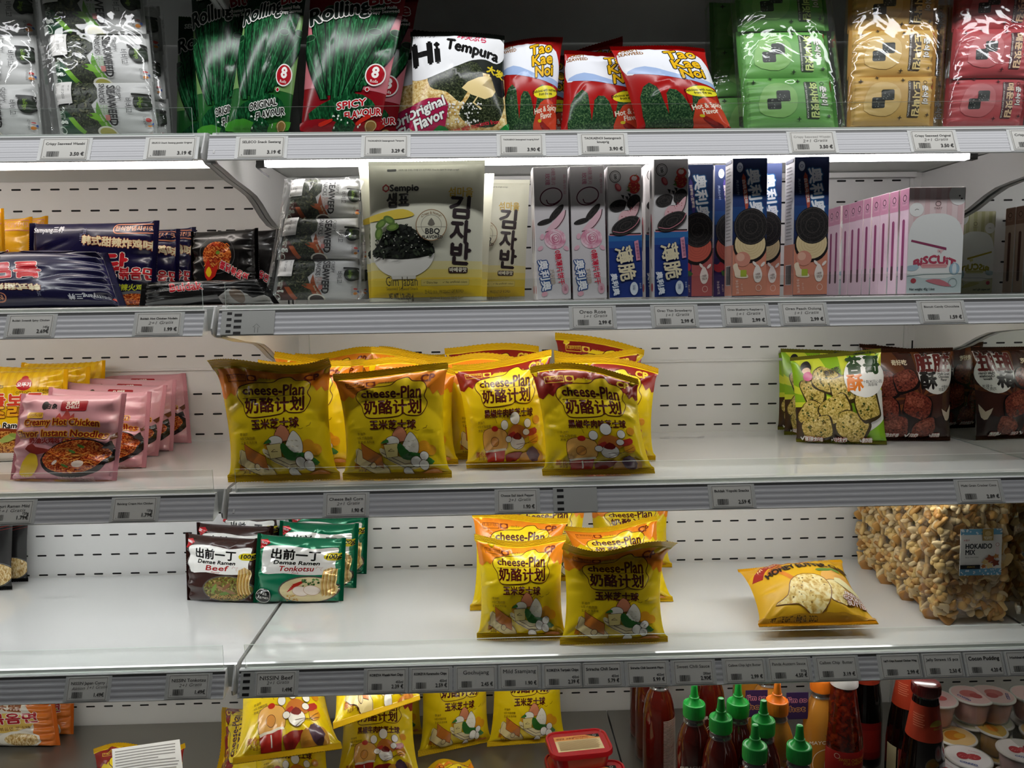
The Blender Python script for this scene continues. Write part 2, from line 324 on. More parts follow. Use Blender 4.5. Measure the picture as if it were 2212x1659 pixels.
def soft(parent, art, corners, T=.05, seal=.07, axis='v', pu=2.6, qu=.8, pe=.55, g=.85, pinch=.11, back=.6, cr=9, am=.0022, pleat=.0022, wave=.006, dip=.0, curl=0, hi=1,
         sealcol=None, backcol=None, seed=None, name='bag_body', rib=1, dim=None, film=None, fin=None):
    """inflated pack: body + two crimped seals, all children of parent (corners are in the parent's frame)"""
    _seed[0] += 1; rng = random.Random(seed or _seed[0]); S = Pack()
    S.c = corners; S.T = T; S.seal = seal; S.axis = axis; S.pu = pu; S.qu = qu; S.pe = pe; S.g = g; S.pinch = pinch; S.back = back; S.curl = curl; S.dim = dim
    S.Hh = corners[3][2]-corners[0][2]; S.cr = creases(rng, cr, am); S.pleat = pleat
    if axis == 'v' and pinch >= .1:
        for sx in (-1, 1):
            for k in range(3): S.cr.append((sx*(.97-.1*k), 2*(1-seal-.01), sx*(.62-.2*k+rng.uniform(-.1, .1)), 2*rng.uniform(.58, .8), rng.choice((-1, 1))*rng.uniform(.002, .0042), rng.uniform(.03, .06)))
            for k in range(3): S.cr.append((sx*(.97-.12*k), 2*(seal+.01), sx*(.7-.25*k), 2*rng.uniform(.18, .36), rng.choice((-1, 1))*rng.uniform(.002, .004), rng.uniform(.03, .06)))
            for k in range(3): v_ = rng.uniform(.35, .75); S.cr.append((sx*.99, 2*v_, sx*rng.uniform(.5, .75), 2*(v_+rng.uniform(-.1, .1)), rng.choice((-1, 1))*rng.uniform(.0015, .003), rng.uniform(.025, .05)))
    S.pl = [(pleat*rng.uniform(.4, 1), rng.uniform(5, 26), rng.uniform(0, 6), k % 2) for k in range(7)] if pleat else []
    S.wave = wave*rng.choice((-1, 1)); S.wf = rng.uniform(1.6, 3.2); S.wp = rng.uniform(0, 6); S.dip = dip
    nu, nv = ((44, 48), (26, 28), (14, 16))[1-hi if hi < 2 else 0] if hi <= 1 else (44, 48)
    if axis == 'v': ua = np.linspace(-1, 1, nu+1); va = np.linspace(seal, 1-seal, nv+1)
    else: ua = np.linspace(-1+2*seal, 1-2*seal, nu+1); va = np.linspace(0, 1, nv+1)
    # more columns near the folded edge
    if axis == 'v': ua = np.sign(ua)*(1-(1-np.abs(ua))**1.35)
    else: va = .5+.5*np.sign(2*va-1)*(1-(1-np.abs(2*va-1))**1.35)
    U, Vv = np.meshgrid(ua, va)
    mb = MB(); fin = fin or (art.fin if art else 'film')
    Gf = surf(S, U, Vv, 1); Gb = surf(S, U, Vv, -1)
    idx = np.arange((nu+1)*(nv+1)).reshape(nv+1, nu+1)
    q = np.concatenate([np.stack([idx[:-1, :-1], idx[:-1, 1:], idx[1:, 1:]], -1).reshape(-1, 3), np.stack([idx[:-1, :-1], idx[1:, 1:], idx[1:, :-1]], -1).reshape(-1, 3)])
    base = film or M(art.base, fin)
    mb.add(Gf.reshape(-1, 3), q.tolist(), base); mb.add(Gb.reshape(-1, 3), q[:, ::-1].tolist(), film or M(backcol or art.base, fin))
    if art and art.L:
        gu, gv = np.gradient(Gf, axis=1), np.gradient(Gf, axis=0); Nn = np.cross(gu, gv); ln = np.linalg.norm(Nn, axis=-1, keepdims=True)
        Nn = np.where(ln > 1e-12, Nn/np.maximum(ln, 1e-12), np.array([0, -1, 0]))
        xs = (ua+1)*50; ys = va*art.h
        Vt, Fc, C = art.baked(xs, ys)
        if len(Vt):
            fx, fy = Vt[:, 3], Vt[:, 4]
            i = np.clip(fx.astype(int), 0, nu-1); j = np.clip(fy.astype(int), 0, nv-1); a = (fx-i)[:, None]; b = (fy-j)[:, None]
            def bil(G): g0, g1 = G[j, i], G[j+1, i+1]; return np.where(a >= b, g0+a*(G[j, i+1]-g0)+b*(g1-G[j, i+1]), g0+b*(G[j+1, i]-g0)+a*(g1-G[j+1, i]))
            off = OFF0+OFFL*Vt[:, 2]
            mb.add(bil(Gf)+bil(Nn)*off[:, None], Fc, [M(c, fin) for c in C])
    mb.build(name, parent)
    if seal > 0:
        for end in (0, 1):
            ms = MB(); n2, n1 = (nu if axis == 'v' else nv)*1, 12
            tt = np.linspace(0, seal, n1+1) if end == 0 else np.linspace(1-seal, 1, n1+1)
            cc = (ua if axis == 'v' else va)
            cc = np.interp(np.linspace(0, 1, 2*n2+1), np.linspace(0, 1, n2+1), cc)
            if axis == 'v': U2, V2 = np.meshgrid(cc, tt)
            else: V2, U2 = np.meshgrid(cc, tt*2-1)
            G = surf(S, U2, V2, 1); k = np.arange(n1+1)
            rb = np.where(k % 2 == 0, -.0006, .0006)*rib; rb[0 if end else -1] = 0
            G[..., 1] += rb[:, None]
            tip = n1 if end else 0; zz = np.where(np.arange(G.shape[1]) % 2 == 0, 0, -.0013 if end else .0013)
            G[tip, :, 2 if axis == 'v' else 0] += zz
            G2 = G.copy(); G2[..., 1] += .0007
            m_, n_ = G.shape[:2]; ix = np.arange(m_*n_).reshape(m_, n_); qq = np.stack([ix[:-1, :-1], ix[:-1, 1:], ix[1:, 1:], ix[1:, :-1]], -1).reshape(-1, 4)
            mm = film or M(sealcol or art.base, fin)
            ms.add(G.reshape(-1, 3), qq.tolist(), mm); ms.add(G2.reshape(-1, 3), qq[:, ::-1].tolist(), mm)
            ms.build('crimped_seal', parent, smooth=False)
    return S
# ------------------------------------------------------------------ package artwork
BR_ = '#54150c'
def cheese(kind):
    top = '#ee8a1a' if kind == 'corn' else '#8e1c12'
    A = Art(106, '#f0d010'); tcol = '#7c2a0c' if kind == 'corn' else '#efc83a'
    A.poly([(-1, 106), (101, 106), (101, 79), (97, 77), (94, 82), (90, 78), (86, 84), (80, 85), (72, 92), (40, 92), (24, 80), (20, 84), (14, 77), (10, 80), (4, 75), (-1, 78)], top)
    A.poly([(-1, 106), (101, 106), (101, 98.5), (-1, 98.5)], '#e6c21c')
    A.rect(9, 88.6, 27, 94.2, tcol); A.rect(9.5, 89.1, 26.5, 93.7, top)
    A.text('乳酪研究院', 18, 92, 3.2, tcol);
    A.rect(28, 89, 37, 94, tcol, .6); A.ell(32.5, 91.5, 3, 1.8, top); A.text('2024 芝士', 45, 91.6, 2.4, tcol)
    A.text('CP', 84, 92.5, 9, tcol, bold=.45, fit=12)
    fr = smooth([(17, 77), (20, 84), (34, 87.5), (50, 88.5), (57, 93), (66, 95), (71, 91), (80, 90), (84, 84), (82, 77), (85, 71), (82, 63.5), (77, 59.5), (66, 59.8), (62, 62), (57, 59), (40, 57.5), (27, 58), (23, 63), (22, 69)], 4)
    A.poly(fr, '#f3d61c'); A.line(fr, .75, BR_, True)
    def grow(v): v = v.copy(); v[:, 1] *= 1+.014*(v[:, 0]+15); return v
    A.text('cheese-Plan', 51, 80.6, 11.5, BR_, bold=.38, fit=56, warp=grow)
    A.line([(22, 74.2), (80, 76.2)], .35, BR_)
    A.text('奶酪计划', 52, 66.6, 14.2, BR_, bold=.45, cut=True)
    if kind == 'corn': A.text('玉米芝士球', 51, 50.5, 9.2, BR_, bold=.34)
    else: A.text('黑椒牛肉味芝士球', 53, 50.5, 8.4, BR_, bold=.3, fit=58)
    for i, t in enumerate(('非油炸', '0反式脂肪酸', '玉米浓汤风味' if kind == 'corn' else '黑椒芝士风味')):
        A.text('· '+t, 13, 43-i*3.8, 2.9, '#6d4a10', ax='LEFT')
    A.text('膨化食品', 21, 13, 5.4, '#c46a10', bold=.12); A.text('净含量:35g', 20, 9, 2.8, '#7a3a10')
    O = '#4a1d12'
    if kind == 'corn':
        for x, y, r in ((43, 33, 5), (46, 27, 5), (80, 31, 5.5), (86, 27, 5.5), (79, 25, 5)): A.ell(x, y, r, r*.9, '#e8a21e')
        A.poly([(12, 22), (15, 30), (38, 17), (44, 10), (44, 5), (40, 2), (12, 16)], '#f3dfa0', 3); A.line([(12, 22), (15, 30), (38, 17), (44, 10), (44, 5), (40, 2), (12, 16)], .5, O, True)
        A.poly([(18, 35), (38, 23), (39, 11), (19, 21)], '#cf7a2c'); A.line([(18, 35), (38, 23), (39, 11), (19, 21)], .5, O, True); A.ell(29, 14, 3, 3, '#f0d9a0'); A.ring(29, 14, 3, 3, .5, O)
        A.poly([(38, 30), (40, 22), (62, 10), (78, 14), (78, 24), (60, 20)], '#f2e3b0', 3); A.line([(38, 26), (60, 15), (77, 17)], .5, O); A.line([(40, 22), (61, 11), (78, 14)], .5, O)
        A.poly([(50, 42), (57, 50), (64, 44), (63, 36), (52, 36)], '#d98a62', 2); A.line([(50, 42), (57, 50), (64, 44), (63, 36), (52, 36)], .5, O, True, 2)
        A.line([(52, 44), (48, 49)], .4, O); A.line([(63, 44), (69, 49)], .4, O); A.ell(48, 49.4, .9, .9, O); A.ell(69, 49.4, .9, .9, O)
        A.ell(50, 36, 7, 4.5, '#f6f1df'); A.ring(50, 36, 7, 4.5, .4, O)
        A.poly([(58, 28), (66, 43), (71, 42), (75, 34), (73, 24), (62, 22)], '#f4efdc', 3); A.line([(58, 28), (66, 43), (71, 42), (75, 34), (73, 24), (62, 22)], .4, O, True, 3)
        for i in range(9): A.line([(61+i % 3*4, 26+i//3*5), (63+i % 3*4, 25.4+i//3*5)], .3, '#c8b98a')
        A.poly([(41, 33), (55, 34), (54, 22), (43, 21)], '#ecd98c'); A.line([(41, 33), (55, 34), (54, 22), (43, 21)], .5, O, True); A.line([(45, 27), (48, 29), (51, 27), (45, 27)], .4, O)
        A.poly([(54, 30), (59, 20), (72, 19), (78, 24), (66, 26), (58, 34)], '#2f6b2a', 3); A.poly([(38, 34), (44, 38), (46, 35)], '#3f7d33', 2); A.poly([(80, 22), (88, 16), (82, 14)], '#3f7d33', 2)
        for x, y, r in ((71, 17, 5), (79, 22, 4), (78, 14, 4.6), (62, 8, 4.5)): A.ell(x, y, r, r, '#fbf8ee'); A.ring(x, y, r, r, .4, O)
        A.poly([(68, 4), (84, 10), (92, 8), (90, 2), (76, -1)], '#d98a3a', 3)
        A.line([(72, 46), (75, 45), (77, 46)], .4, O); A.line([(80, 47), (83, 48), (84, 50)], .4, O)
    else:
        A.ell(86, 44, 4, 4, '#e39a24'); A.ell(60, 30, 8, 7, '#e29a32'); A.ell(82, 27, 6, 5, '#e39a24')
        A.poly([(20, 28), (23, 36), (36, 38), (48, 34), (50, 26), (46, 17), (24, 15)], '#f0b45c', 3); A.line([(20, 28), (23, 36), (36, 38), (48, 34), (50, 26), (46, 17), (24, 15)], .5, O, True, 3)
        A.ell(34, 25, 5, 4.5, '#e49a44'); A.ring(34, 25, 5, 4.5, .4, O); A.ell(35, 37, 4, 2.6, '#c22a1c')
        A.poly([(22, 16), (46, 18), (44, 6), (26, 5)], '#b8281e'); A.line([(22, 16), (46, 18), (44, 6), (26, 5)], .5, O, True); A.poly([(22, 17), (47, 19), (48, 17), (23, 15)], '#f4e7cf'); A.line([(34, 15), (35, 8)], 1.4, '#f4efe0')
        A.poly([(46, 12), (58, 15), (68, 14), (60, 8), (50, 5)], '#8e1f18', 3)
        A.poly([(50, 30), (58, 40), (70, 38), (76, 30), (66, 26)], '#c9762e', 3); A.poly([(50, 30), (58, 34), (60, 29), (54, 26)], '#b8342a', 2); A.poly([(72, 33), (84, 37), (86, 32), (76, 29)], '#b8342a', 2)
        A.ell(62, 24, 9, 6.5, '#f4efe4'); A.ring(62, 24, 9, 6.5, .4, O); A.poly([(56, 28), (62, 33), (68, 29), (64, 26)], '#7a1712', 2)
        for x, y in ((51, 27), (73, 33)): A.ell(x, y, 4, 3, '#f4efe4'); A.ring(x, y, 4, 3, .4, O)
        for x, y, r in ((47, 40, 4.6), (60, 46, 5.8), (75, 41, 4.2)): A.ell(x, y, r, r, '#fbf8ee'); A.ring(x, y, r, r, .4, O)
        A.line([(45, 46), (43, 50)], .4, O); A.line([(48, 46), (48, 51)], .4, O); A.line([(66, 49), (69, 52)], .4, O); A.line([(38, 42), (36, 47), (40, 48)], .4, O)
        for a, b in ((28, 18), (24, 22)): A.line([(60, b), (86, a)], .35, O)
        A.ell(72, 8, 9, 7, '#b9812c'); A.ell(84, 11, 8, 6, '#c79238'); A.poly([(72, 14), (80, 20), (88, 12), (80, 5)], '#5a4050', 2)
        A.text('图片仅供参考', 88, 3.6, 2, '#9a7a20')
    return A
def demae(kind):
    A = Art(82, '#3a1f1a' if kind == 'beef' else '#0f7a55', 'foil' if kind != 'beef' else 'film'); dk = A.base
    A.poly([(10, 63), (14, 70), (40, 72), (66, 69), (88, 71), (93, 67), (90, 50), (88, 38), (60, 36), (35, 38), (12, 37), (9, 50)], '#f0eee9', 3)
    A.text('出前一丁', 47, 60, 13.5, '#141210', bold=.5, fit=54, rot=-2); A.text('Demae Ramen', 49, 51, 6.6, '#141210', bold=.28, shear=.2, fit=50, rot=-1)
    A.text('Beef' if kind == 'beef' else 'Tonkotsu', 49, 43.6, 9, '#a01c1c', bold=.25, shear=.25, fit=30 if kind == 'beef' else 38)
    A.text('Flavour' if kind == 'beef' else 'Pork', 48, 38.4, 4, '#a01c1c', shear=.2)
    A.line([(70, 44), (72, 47), (74, 45), (78, 46), (75, 43), (76, 41)], .4, '#b04a4a')
    A.poly([(2, 76), (14, 78), (18, 74), (8, 66), (2, 68)], '#c41f26'); A.text('NISSIN', 9, 74, 3.6, '#ffffff', bold=.15, rot=-14)
    A.poly([(78, 60), (84, 64), (98, 62), (96, 55), (82, 55)], '#d8c61e', 2); A.text('100g', 88, 59.4, 7.5, '#1a1610', bold=.3, shear=.25, fit=15)
    A.ell(63, 17, 33, 18, '#5a554e'); A.ell(63, 17, 31.4, 16.4, 'beef' if kind == 'beef' else '#e7d6a4')
    if kind == 'beef':
        for x, y, r, c in ((50, 24, 20, '#8a6a42'), (56, 18, -30, '#a07a56'), (63, 21, 40, '#8a6040'), (60, 12, 10, '#6b8a3a'), (46, 18, 60, '#7d9a44'), (68, 14, -20, '#93704c')): A.ell(x, y, 7, 2.2, c, r)
        for i in range(14): A.line([(38+i*3.2, 4+i % 3), (42+i*3.2, 8+(i*5) % 4), (47+i*3, 5+i % 4)], .8, '#caa055')
    else:
        for i in range(6): A.line([(40+i*1.2, 15+i*1.8), (56+i, 26+i*.9)], 1.1, '#b8281c')
        A.specks(56, 22, 74, 31, 22, 1.3, ['#3f6b34', '#5d8a48', '#2f5528'], 3); A.specks(38, 4, 52, 12, 16, .9, ['#c99a3a', '#b8842c'], 5)
        for x, y in ((55, 16), (67, 17)): A.ell(x, y, 9, 6, '#f3e4d6', -12); A.ring(x, y, 9, 6, .6, '#c9a890', -12)
    for i in range(12): A.line([(79+i*1.15, 46-abs(i-6)*.6), (78+i*1.3, 34), (77+i*1.25, 20), (78.6+i*1.2, 9+i % 3)], .95, ('#d8ae58', '#b8863a', '#ecd08c')[i % 3], sm=3)
    if kind != 'beef': A.ell(14, 10, 8.5, 8.5, '#1f211f'); A.ring(14, 10, 7.6, 7.6, .4, '#e8e8e0'); A.text('Asia\nRamen', 14, 10.5, 4.4, '#f0efe8', rot=-8)
    return A
def pinknoodle():
    A = Art(80, '#dca2ab')
    A.text('白象', 38, 68, 5.5, '#241716', bold=.2); A.ell(32, 69, 3, 4, '#2a1f20'); A.rect(47, 64, 71, 74, '#a8232b', 1.5); A.text('SUPER\nCHILLI', 58, 69.4, 4.2, '#fff6ea', bold=.15, rot=4)
    A.rect(16, 57, 32, 62.4, '#e6b73a', 1); A.text('Artificial', 24, 59.8, 4.2, '#7a2a12')
    def arc(k):
        def w(v): v = v.copy(); v[:, 1] -= k*v[:, 0]**2; return v
        return w
    A.poly([(44, 56), (47, 62), (50, 58), (54, 66), (58, 59), (61, 62), (62, 55)], '#c05048')
    for t, y, f in (('Creamy Hot Chicken', 53.5, 70), ('Flavor Instant Noodles', 43, 83)): A.text(t, 49, y, 8.6, '#8c2216', bold=.3, out='#f2b62c', ow=.95, fit=f, warp=arc(.0012), cut=True)
    A.text('奶油火鸡味拌面', 43, 35.5, 5.6, '#8c1c14', bold=.25, fit=44); A.ell(58, 35.5, 3.4, 3.4, '#d8a21e'); A.text('拌', 58, 35.5, 5, '#8c1c14', bold=.2)
    A.ell(66, 20, 31, 17.5, '#191312', 9); A.ell(65.5, 21.5, 28.5, 15, 'noodle_red', 9)
    rng = random.Random(4)
    for i in range(46):
        a, r = rng.uniform(0, 6.28), rng.uniform(0, .9); x, y = 65+26*r*math.cos(a), 21.5+12.5*r*math.sin(a)
        A.line([(x-5, y+rng.uniform(-2, 2)), (x, y+rng.uniform(-2, 2)), (x+5, y+rng.uniform(-2, 2))], .55, ('#d9822c', '#a8481a', '#e6a650', '#7a2a10')[i % 4], sm=3)
    for x, y in ((71, 31), (64, 26), (58, 13)): A.ell(x, y, 3.4, 1.2, '#4f7a32', -25)
    A.ell(70, 15, 5.5, 2.6, '#f0dccb', 5); A.ell(49, 16, 3, 1.4, '#efdfd0', 40)
    A.poly([(92, 40), (97, 46), (99, 44), (94, 37)], '#6b3a22'); A.poly([(88, 30), (94, 36), (95, 30)], '#2a2222')
    A.poly([(14, 5), (22, 22), (30, 24), (34, 14), (26, 4)], '#d9b72e', 3); A.poly([(20, 28), (26, 33), (30, 30), (44, 27), (32, 23)], '#8f3028', 2)
    A.text('STIR FRIED INSTANT NOODLES\nPICTURE FOR ILLUSTRATIVE USE', 66, 1.9, 2.3, '#f4e4df'); A.text('NET: 3.95 OZ (112g)', 20, 3.4, 2.2, '#f4e4df')
    return A
def ottogi():
    A = Art(80, '#f2c414')
    for i in range(16): A.poly([(i*6.6-4, 50), (i*6.6-1.2, 50), (i*6.6-.2, 82), (i*6.6-3, 82)], '#e8b40c')
    A.text('30.07.2025', 40, 66, 4, '#2a2414', shear=.15); A.ell(66, 68, 6.5, 5.5, '#c22128'); A.ell(66, 73, 3, 2.6, '#c22128'); A.text('오뚜기', 66, 67.4, 4.4, '#ffffff', bold=.15); A.text('OTTOGI', 66, 60.4, 3.4, '#2a2414')
    A.text('KOREAN STYLE\nINSTANT NOODLES', 88, 61, 3, '#2a2414', shear=.15)
    for t, y, c in (('보들보들', 53, '#d8432a'), ('치즈라면', 42, '#f0b020')): A.text(t, 52, y, 13, c, bold=.6, out='#7a2a14' if y < 50 else '#fff3d0', ow=1.1, fit=62, cut=True)
    A.text('Cheese Ramen', 48, 31, 7, '#2a2414', bold=.3, shear=.1, out='#ffffff', ow=.9)
    A.ell(48, 13, 36, 16, '#8a3a1c'); A.ell(48, 13, 33, 13.4, 'noodle'); A.ell(50, 3, 34, 4, '#f0ece4')
    rng = random.Random(8)
    for i in range(40):
        x, y = rng.uniform(20, 76), rng.uniform(5, 22); A.line([(x-4, y), (x-1, y+2), (x+2, y-1), (x+5, y+1)], .7, ('#f0cf7c', '#d8a848', '#c08a34')[i % 3], sm=3)
    A.ell(56, 20, 8, 3, '#a8b860', 20); A.ell(62, 22, 6, 2, '#8aa048', -15); A.rect(0, 0, 100, 1.5, '#f0ece4')
    return A
def samyang(kind):
    base = {'purple': '#17133c', 'yellow': '#e0a81a', 'black': '#151212'}[kind]; A = Art(62, base)
    A.ell(5, 56, 1.6, 1.6, '#c8402a'); A.text('Samyang三养', 19, 56, 5.2, '#dcdce4', bold=.16, fit=24)
    A.text('2024.11.28\n3B11', 46, 50, 3, '#8f90a8', rot=-90)
    A.rect(68, 52, 98, 60, '#d88a66', 3.8); A.rect(68.8, 52.8, 97.2, 59.2, base, 3); A.text('한식양념치킨맛', 83, 56, 4.2, '#e0a07c', bold=.12)
    def sl(v): v = v.copy(); v[:, 1] -= .10*v[:, 0]+.002*v[:, 0]**2*0; return v
    if kind == 'purple': A.text('韩式甜辣炸鸡味', 72, 45, 7.4, '#f0e2b8', bold=.3, out='#a8502c', ow=.6, fit=52, warp=sl)
    A.text('불닭', 62, 27, 20, '#c8202a', bold=.8, out='#f6eee6', ow=1.2, cut=True); A.text('볶음면', 87, 22, 9.4, '#c8202a', bold=.35, out='#f6eee6', ow=.8, cut=True)
    A.text('甜辣火鸡面', 84, 12, 5.4, '#c8d22e', bold=.15)
    A.ell(86, 2, 18, 8, '#6a6d72'); A.ell(86, 2, 15, 6, 'noodle_red'); A.ell(40, 2, 20, 5, '#201a48')
    return A
def buldak():
    A = Art(75, '#141110')
    A.ell(44, 48, 26, 20, '#4a4a4a'); A.ell(44, 48, 25, 19, '#1b1716'); A.ell(44, 47, 21, 14.5, 'noodle_red'); rng = random.Random(2)
    for i in range(34):
        x, y = rng.uniform(28, 60), rng.uniform(36, 58); A.line([(x-4, y), (x, y+2.2), (x+4, y-1)], 1, ('#e0722a', '#c23a16', '#f0a24a', '#8a1a0c')[i % 4], sm=3)
    A.ell(46, 50, 3, 2, '#6a8a2a'); A.poly([(26, 32), (32, 44), (37, 34), (46, 38), (42, 26), (30, 22)], '#c8281a', 2); A.poly([(28, 30), (33, 36), (37, 30), (33, 25)], '#f0c81e', 2)
    A.text('불닭볶음면', 68, 30, 9, '#d8283a', bold=.4, out='#f6eee6', ow=.9, rot=-22, cut=True); A.text('Buldak', 52, 8, 22, '#c8202a', bold=.9, out='#f6eee6', ow=1.4, rot=-8, cut=True)
    return A
def buldak_low():
    A = Art(18, '#141110'); A.text('SAMYANG', 25, 9, 3, '#4a443c', shear=.2); A.text('Buldak', 38, 11, 9.5, '#c8202a', bold=.35, out='#f3e9e4', ow=.55, rot=3, cut=True)
    A.poly([(0, 1), (60, 4.6), (60, 2.4), (0, -1)], '#6a6a68'); A.poly([(60, 3.4), (70, 9), (78, 8), (84, 3), (100, 5), (100, 0), (60, 0)], '#a2a09a'); A.ell(74, 4.6, 5, 4.4, '#7a6a5c'); return A
def seaweed(kind):
    A = Art(62, '#cfd0cd', 'satin'); acc, dk, lf = (('#5f9a26', '#114a2a', '#7ab82e') if kind == 'wasabi' else ('#9a4a22', '#4a1d10', '#b0562a'))
    A.poly([(-2, 66), (34, 66), (47, 52), (47, 40), (40, 32), (46, 14), (56, -3), (-2, -3)], 'seaweed', 0); A.poly([(-2, 26), (14, 26), (22, 12), (30, -3), (-2, -3)], dk)
    A.poly([(46, 36), (50, 20), (62, -3), (54, -3), (44, 14)], acc, 2); A.poly([(34, 20), (44, 22), (50, 12), (42, 14)], lf, 2); A.poly([(14, 18), (20, 18), (30, 2), (26, 0)], lf)
    A.text('Wasabi Flavor' if kind == 'wasabi' else 'Smoky Grill', 51, 12, 3.2, '#e4f0d0', rot=-66)
    A.ell(51, 0, 10, 7, '#ecead9'); A.ell(51, 0, 8, 5.4, '#b9b24e' if kind == 'wasabi' else '#38241a'); A.specks(20, 16, 42, 60, 60, 2.2, ['#39412c', '#55593c', '#20271a', '#6a6a4a'], 6, .5, lambda x, y: x < 40)
    A.text('CRISPY', 68, 46, 5.6, '#3b3a3a', rot=-90); A.text('SEAWEED', 60.5, 31, 11.4, '#1e1c1c', bold=.3, rot=-90, fit=47, cut=True); A.text('SNACKS', 51.6, 45, 7.6, '#2b2a2a', bold=.1, rot=-90, fit=23)
    A.text('와사비맛\nWASABI\nFLAVOR' if kind == 'wasabi' else '불고기맛\nSMOKY\nFLAVOR', 52.6, 25, 3.2, acc, rot=-90); A.rect(53.6, 13, 58, 19, '#c27a72'); A.text('비비고', 76, 31, 7, '#2b2a2a', rot=-90, fit=18)
    A.ell(89, 35, 8, 10, '#15170f'); A.rect(80, 43, 98, 46, '#15170f', 1); A.ell(89, 35, 6.8, 8.6, '#1d2c17'); A.text('bibigo', 88, 35, 5.4, '#7aa02c', rot=-90, bold=.1)
    for x, y, c in ((93, 14, '#c23a34'), (96, 11, '#2f5aa8'), (93, 8, '#d8862c'), (97, 15.5, '#3a7a44')): A.ell(x, y, 1.7, 1.5, c, 30, 10)
    A.text('CJ FOODS', 90, 12, 2.6, '#4a4a4a', rot=-90)
    A.rect(2, 34, 22, 60, '#e8e6e1', .8); A.text('01.07.2025', 13, 48, 3.6, '#3b3a38', rot=-90); A.text('1035-7   AN3', 6, 46, 3, '#5a5856', rot=-90); A.text('NET WT.', 19, 52, 1.8, '#8a8886', rot=-90)
    A.text('GLUTEN\nFREE', 10, 22, 3.4, '#d8e4d4', rot=-90); A.text('g', 13, 12, 10, '#e4ece0', bold=.4, rot=-90); A.ring(8, 4, 3, 3, .7, '#d8e4d4')
    return A
def rolling(kind):
    g = kind == 'green'; A = Art(165, '#1f5a26' if g else '#7d0f18', 'slick')
    A.poly([(-2, 170), (102, 170), (102, 128), (-2, 118)], '#0b2a18' if g else '#7d0f18')
    A.poly([(0, 120), (100, 130), (100, 44), (0, 50)], '#6f9656' if g else '#b96a72')
    for x0, x1, wd, y1, y0 in ((10, 30, 15, 128, 40), (26, 36, 15, 134, 40), (40, 42, 16, 138, 30), (56, 50, 16, 130, 30), (72, 58, 16, 140, 40), (88, 66, 15, 134, 44), (98, 72, 13, 110, 50), (4, 28, 13, 104, 36), (76, 54, 14, 108, 40)):
        A.poly([(x1-wd*.35, y0), (x1+wd*.35, y0), (x0+wd/2, y1), (x0-wd/2, y1)], 'roll'); A.line([(x1-wd*.35, y0), (x0-wd/2, y1)], 1.2, '#04140a'); A.line([(x1+wd*.35, y0), (x0+wd/2, y1)], 1.2, '#04140a'); A.line([(x1-wd*.1, y0+6), (x0-wd*.16, y1-8)], 1.3, '#2f6f45'); A.ell(x0, y1, wd/2, 3.6, '#0a3019'); A.ring(x0, y1, wd/2, 3.6, .5, '#4a8a5a')
    A.poly([(10, 22), (60, 42), (90, 30), (60, 18), (30, 10)], 'roll', 3)
    A.text('SELECO', 24, 150, 8, '#cfd4cc', bold=.3, out='#2a2a2a', ow=.7)
    A.text('Rolling', 34, 131, 24, '#15201a', bold=.9, out='#d8d6d0', ow=1.9, fit=64, rot=12, shear=.12, cut=True); A.text('Bite', 78, 146, 18, '#8c1420', bold=.7, out='#d8d6d0', ow=1.6, rot=12, fit=30, cut=True)
    A.text('Roasted Rolls\nCrispy Seaweed', 80, 133, 5, '#e8e6e0', rot=10, bold=.15)
    A.ell(84, 62, 11, 12, '#e6e2dc'); A.ell(84, 62, 9.6, 10.6, '#a81220'); A.text('8', 84, 64, 16, '#f4efe8', bold=.7); A.text('Rolls', 84, 55, 4.6, '#f4efe8'); A.ell(78, 46, 2.4, 2.4, '#e6e2dc'); A.ell(78, 46, 1.8, 1.8, '#a81220')
    for t, x, y in ((('ORIGINAL', 58, 30), ('FLAVOUR', 70, 21)) if g else (('SPICY', 62, 30), ('FLAVOUR', 76, 21))): A.text(t, x, y, 10, '#2a2a26' if g else '#b8141e', bold=.4, out='#f0eee8', ow=1.2, rot=9, fit=42 if t != 'SPICY' else 34, cut=True)
    A.poly([(0, 0), (100, 0), (100, 14), (60, 10), (30, 16), (0, 12)], '#3f8a2c' if g else '#8a121c', 3); A.poly([(40, 6), (56, 18), (70, 10), (58, 2)], 'roll', 2); A.specks(40, 8, 90, 20, 14, 1, ['#e8efe2'], 3)
    if not g: A.poly([(70, 12), (84, 20), (86, 17), (74, 10)], '#c82a1c', 2); A.poly([(24, 12), (40, 16), (40, 13), (26, 9)], '#c82a1c', 2)
    A.ell(88, 9, 7, 6, '#8a6a3a'); A.ring(88, 9, 6, 5, .5, '#e4cfa0'); return A
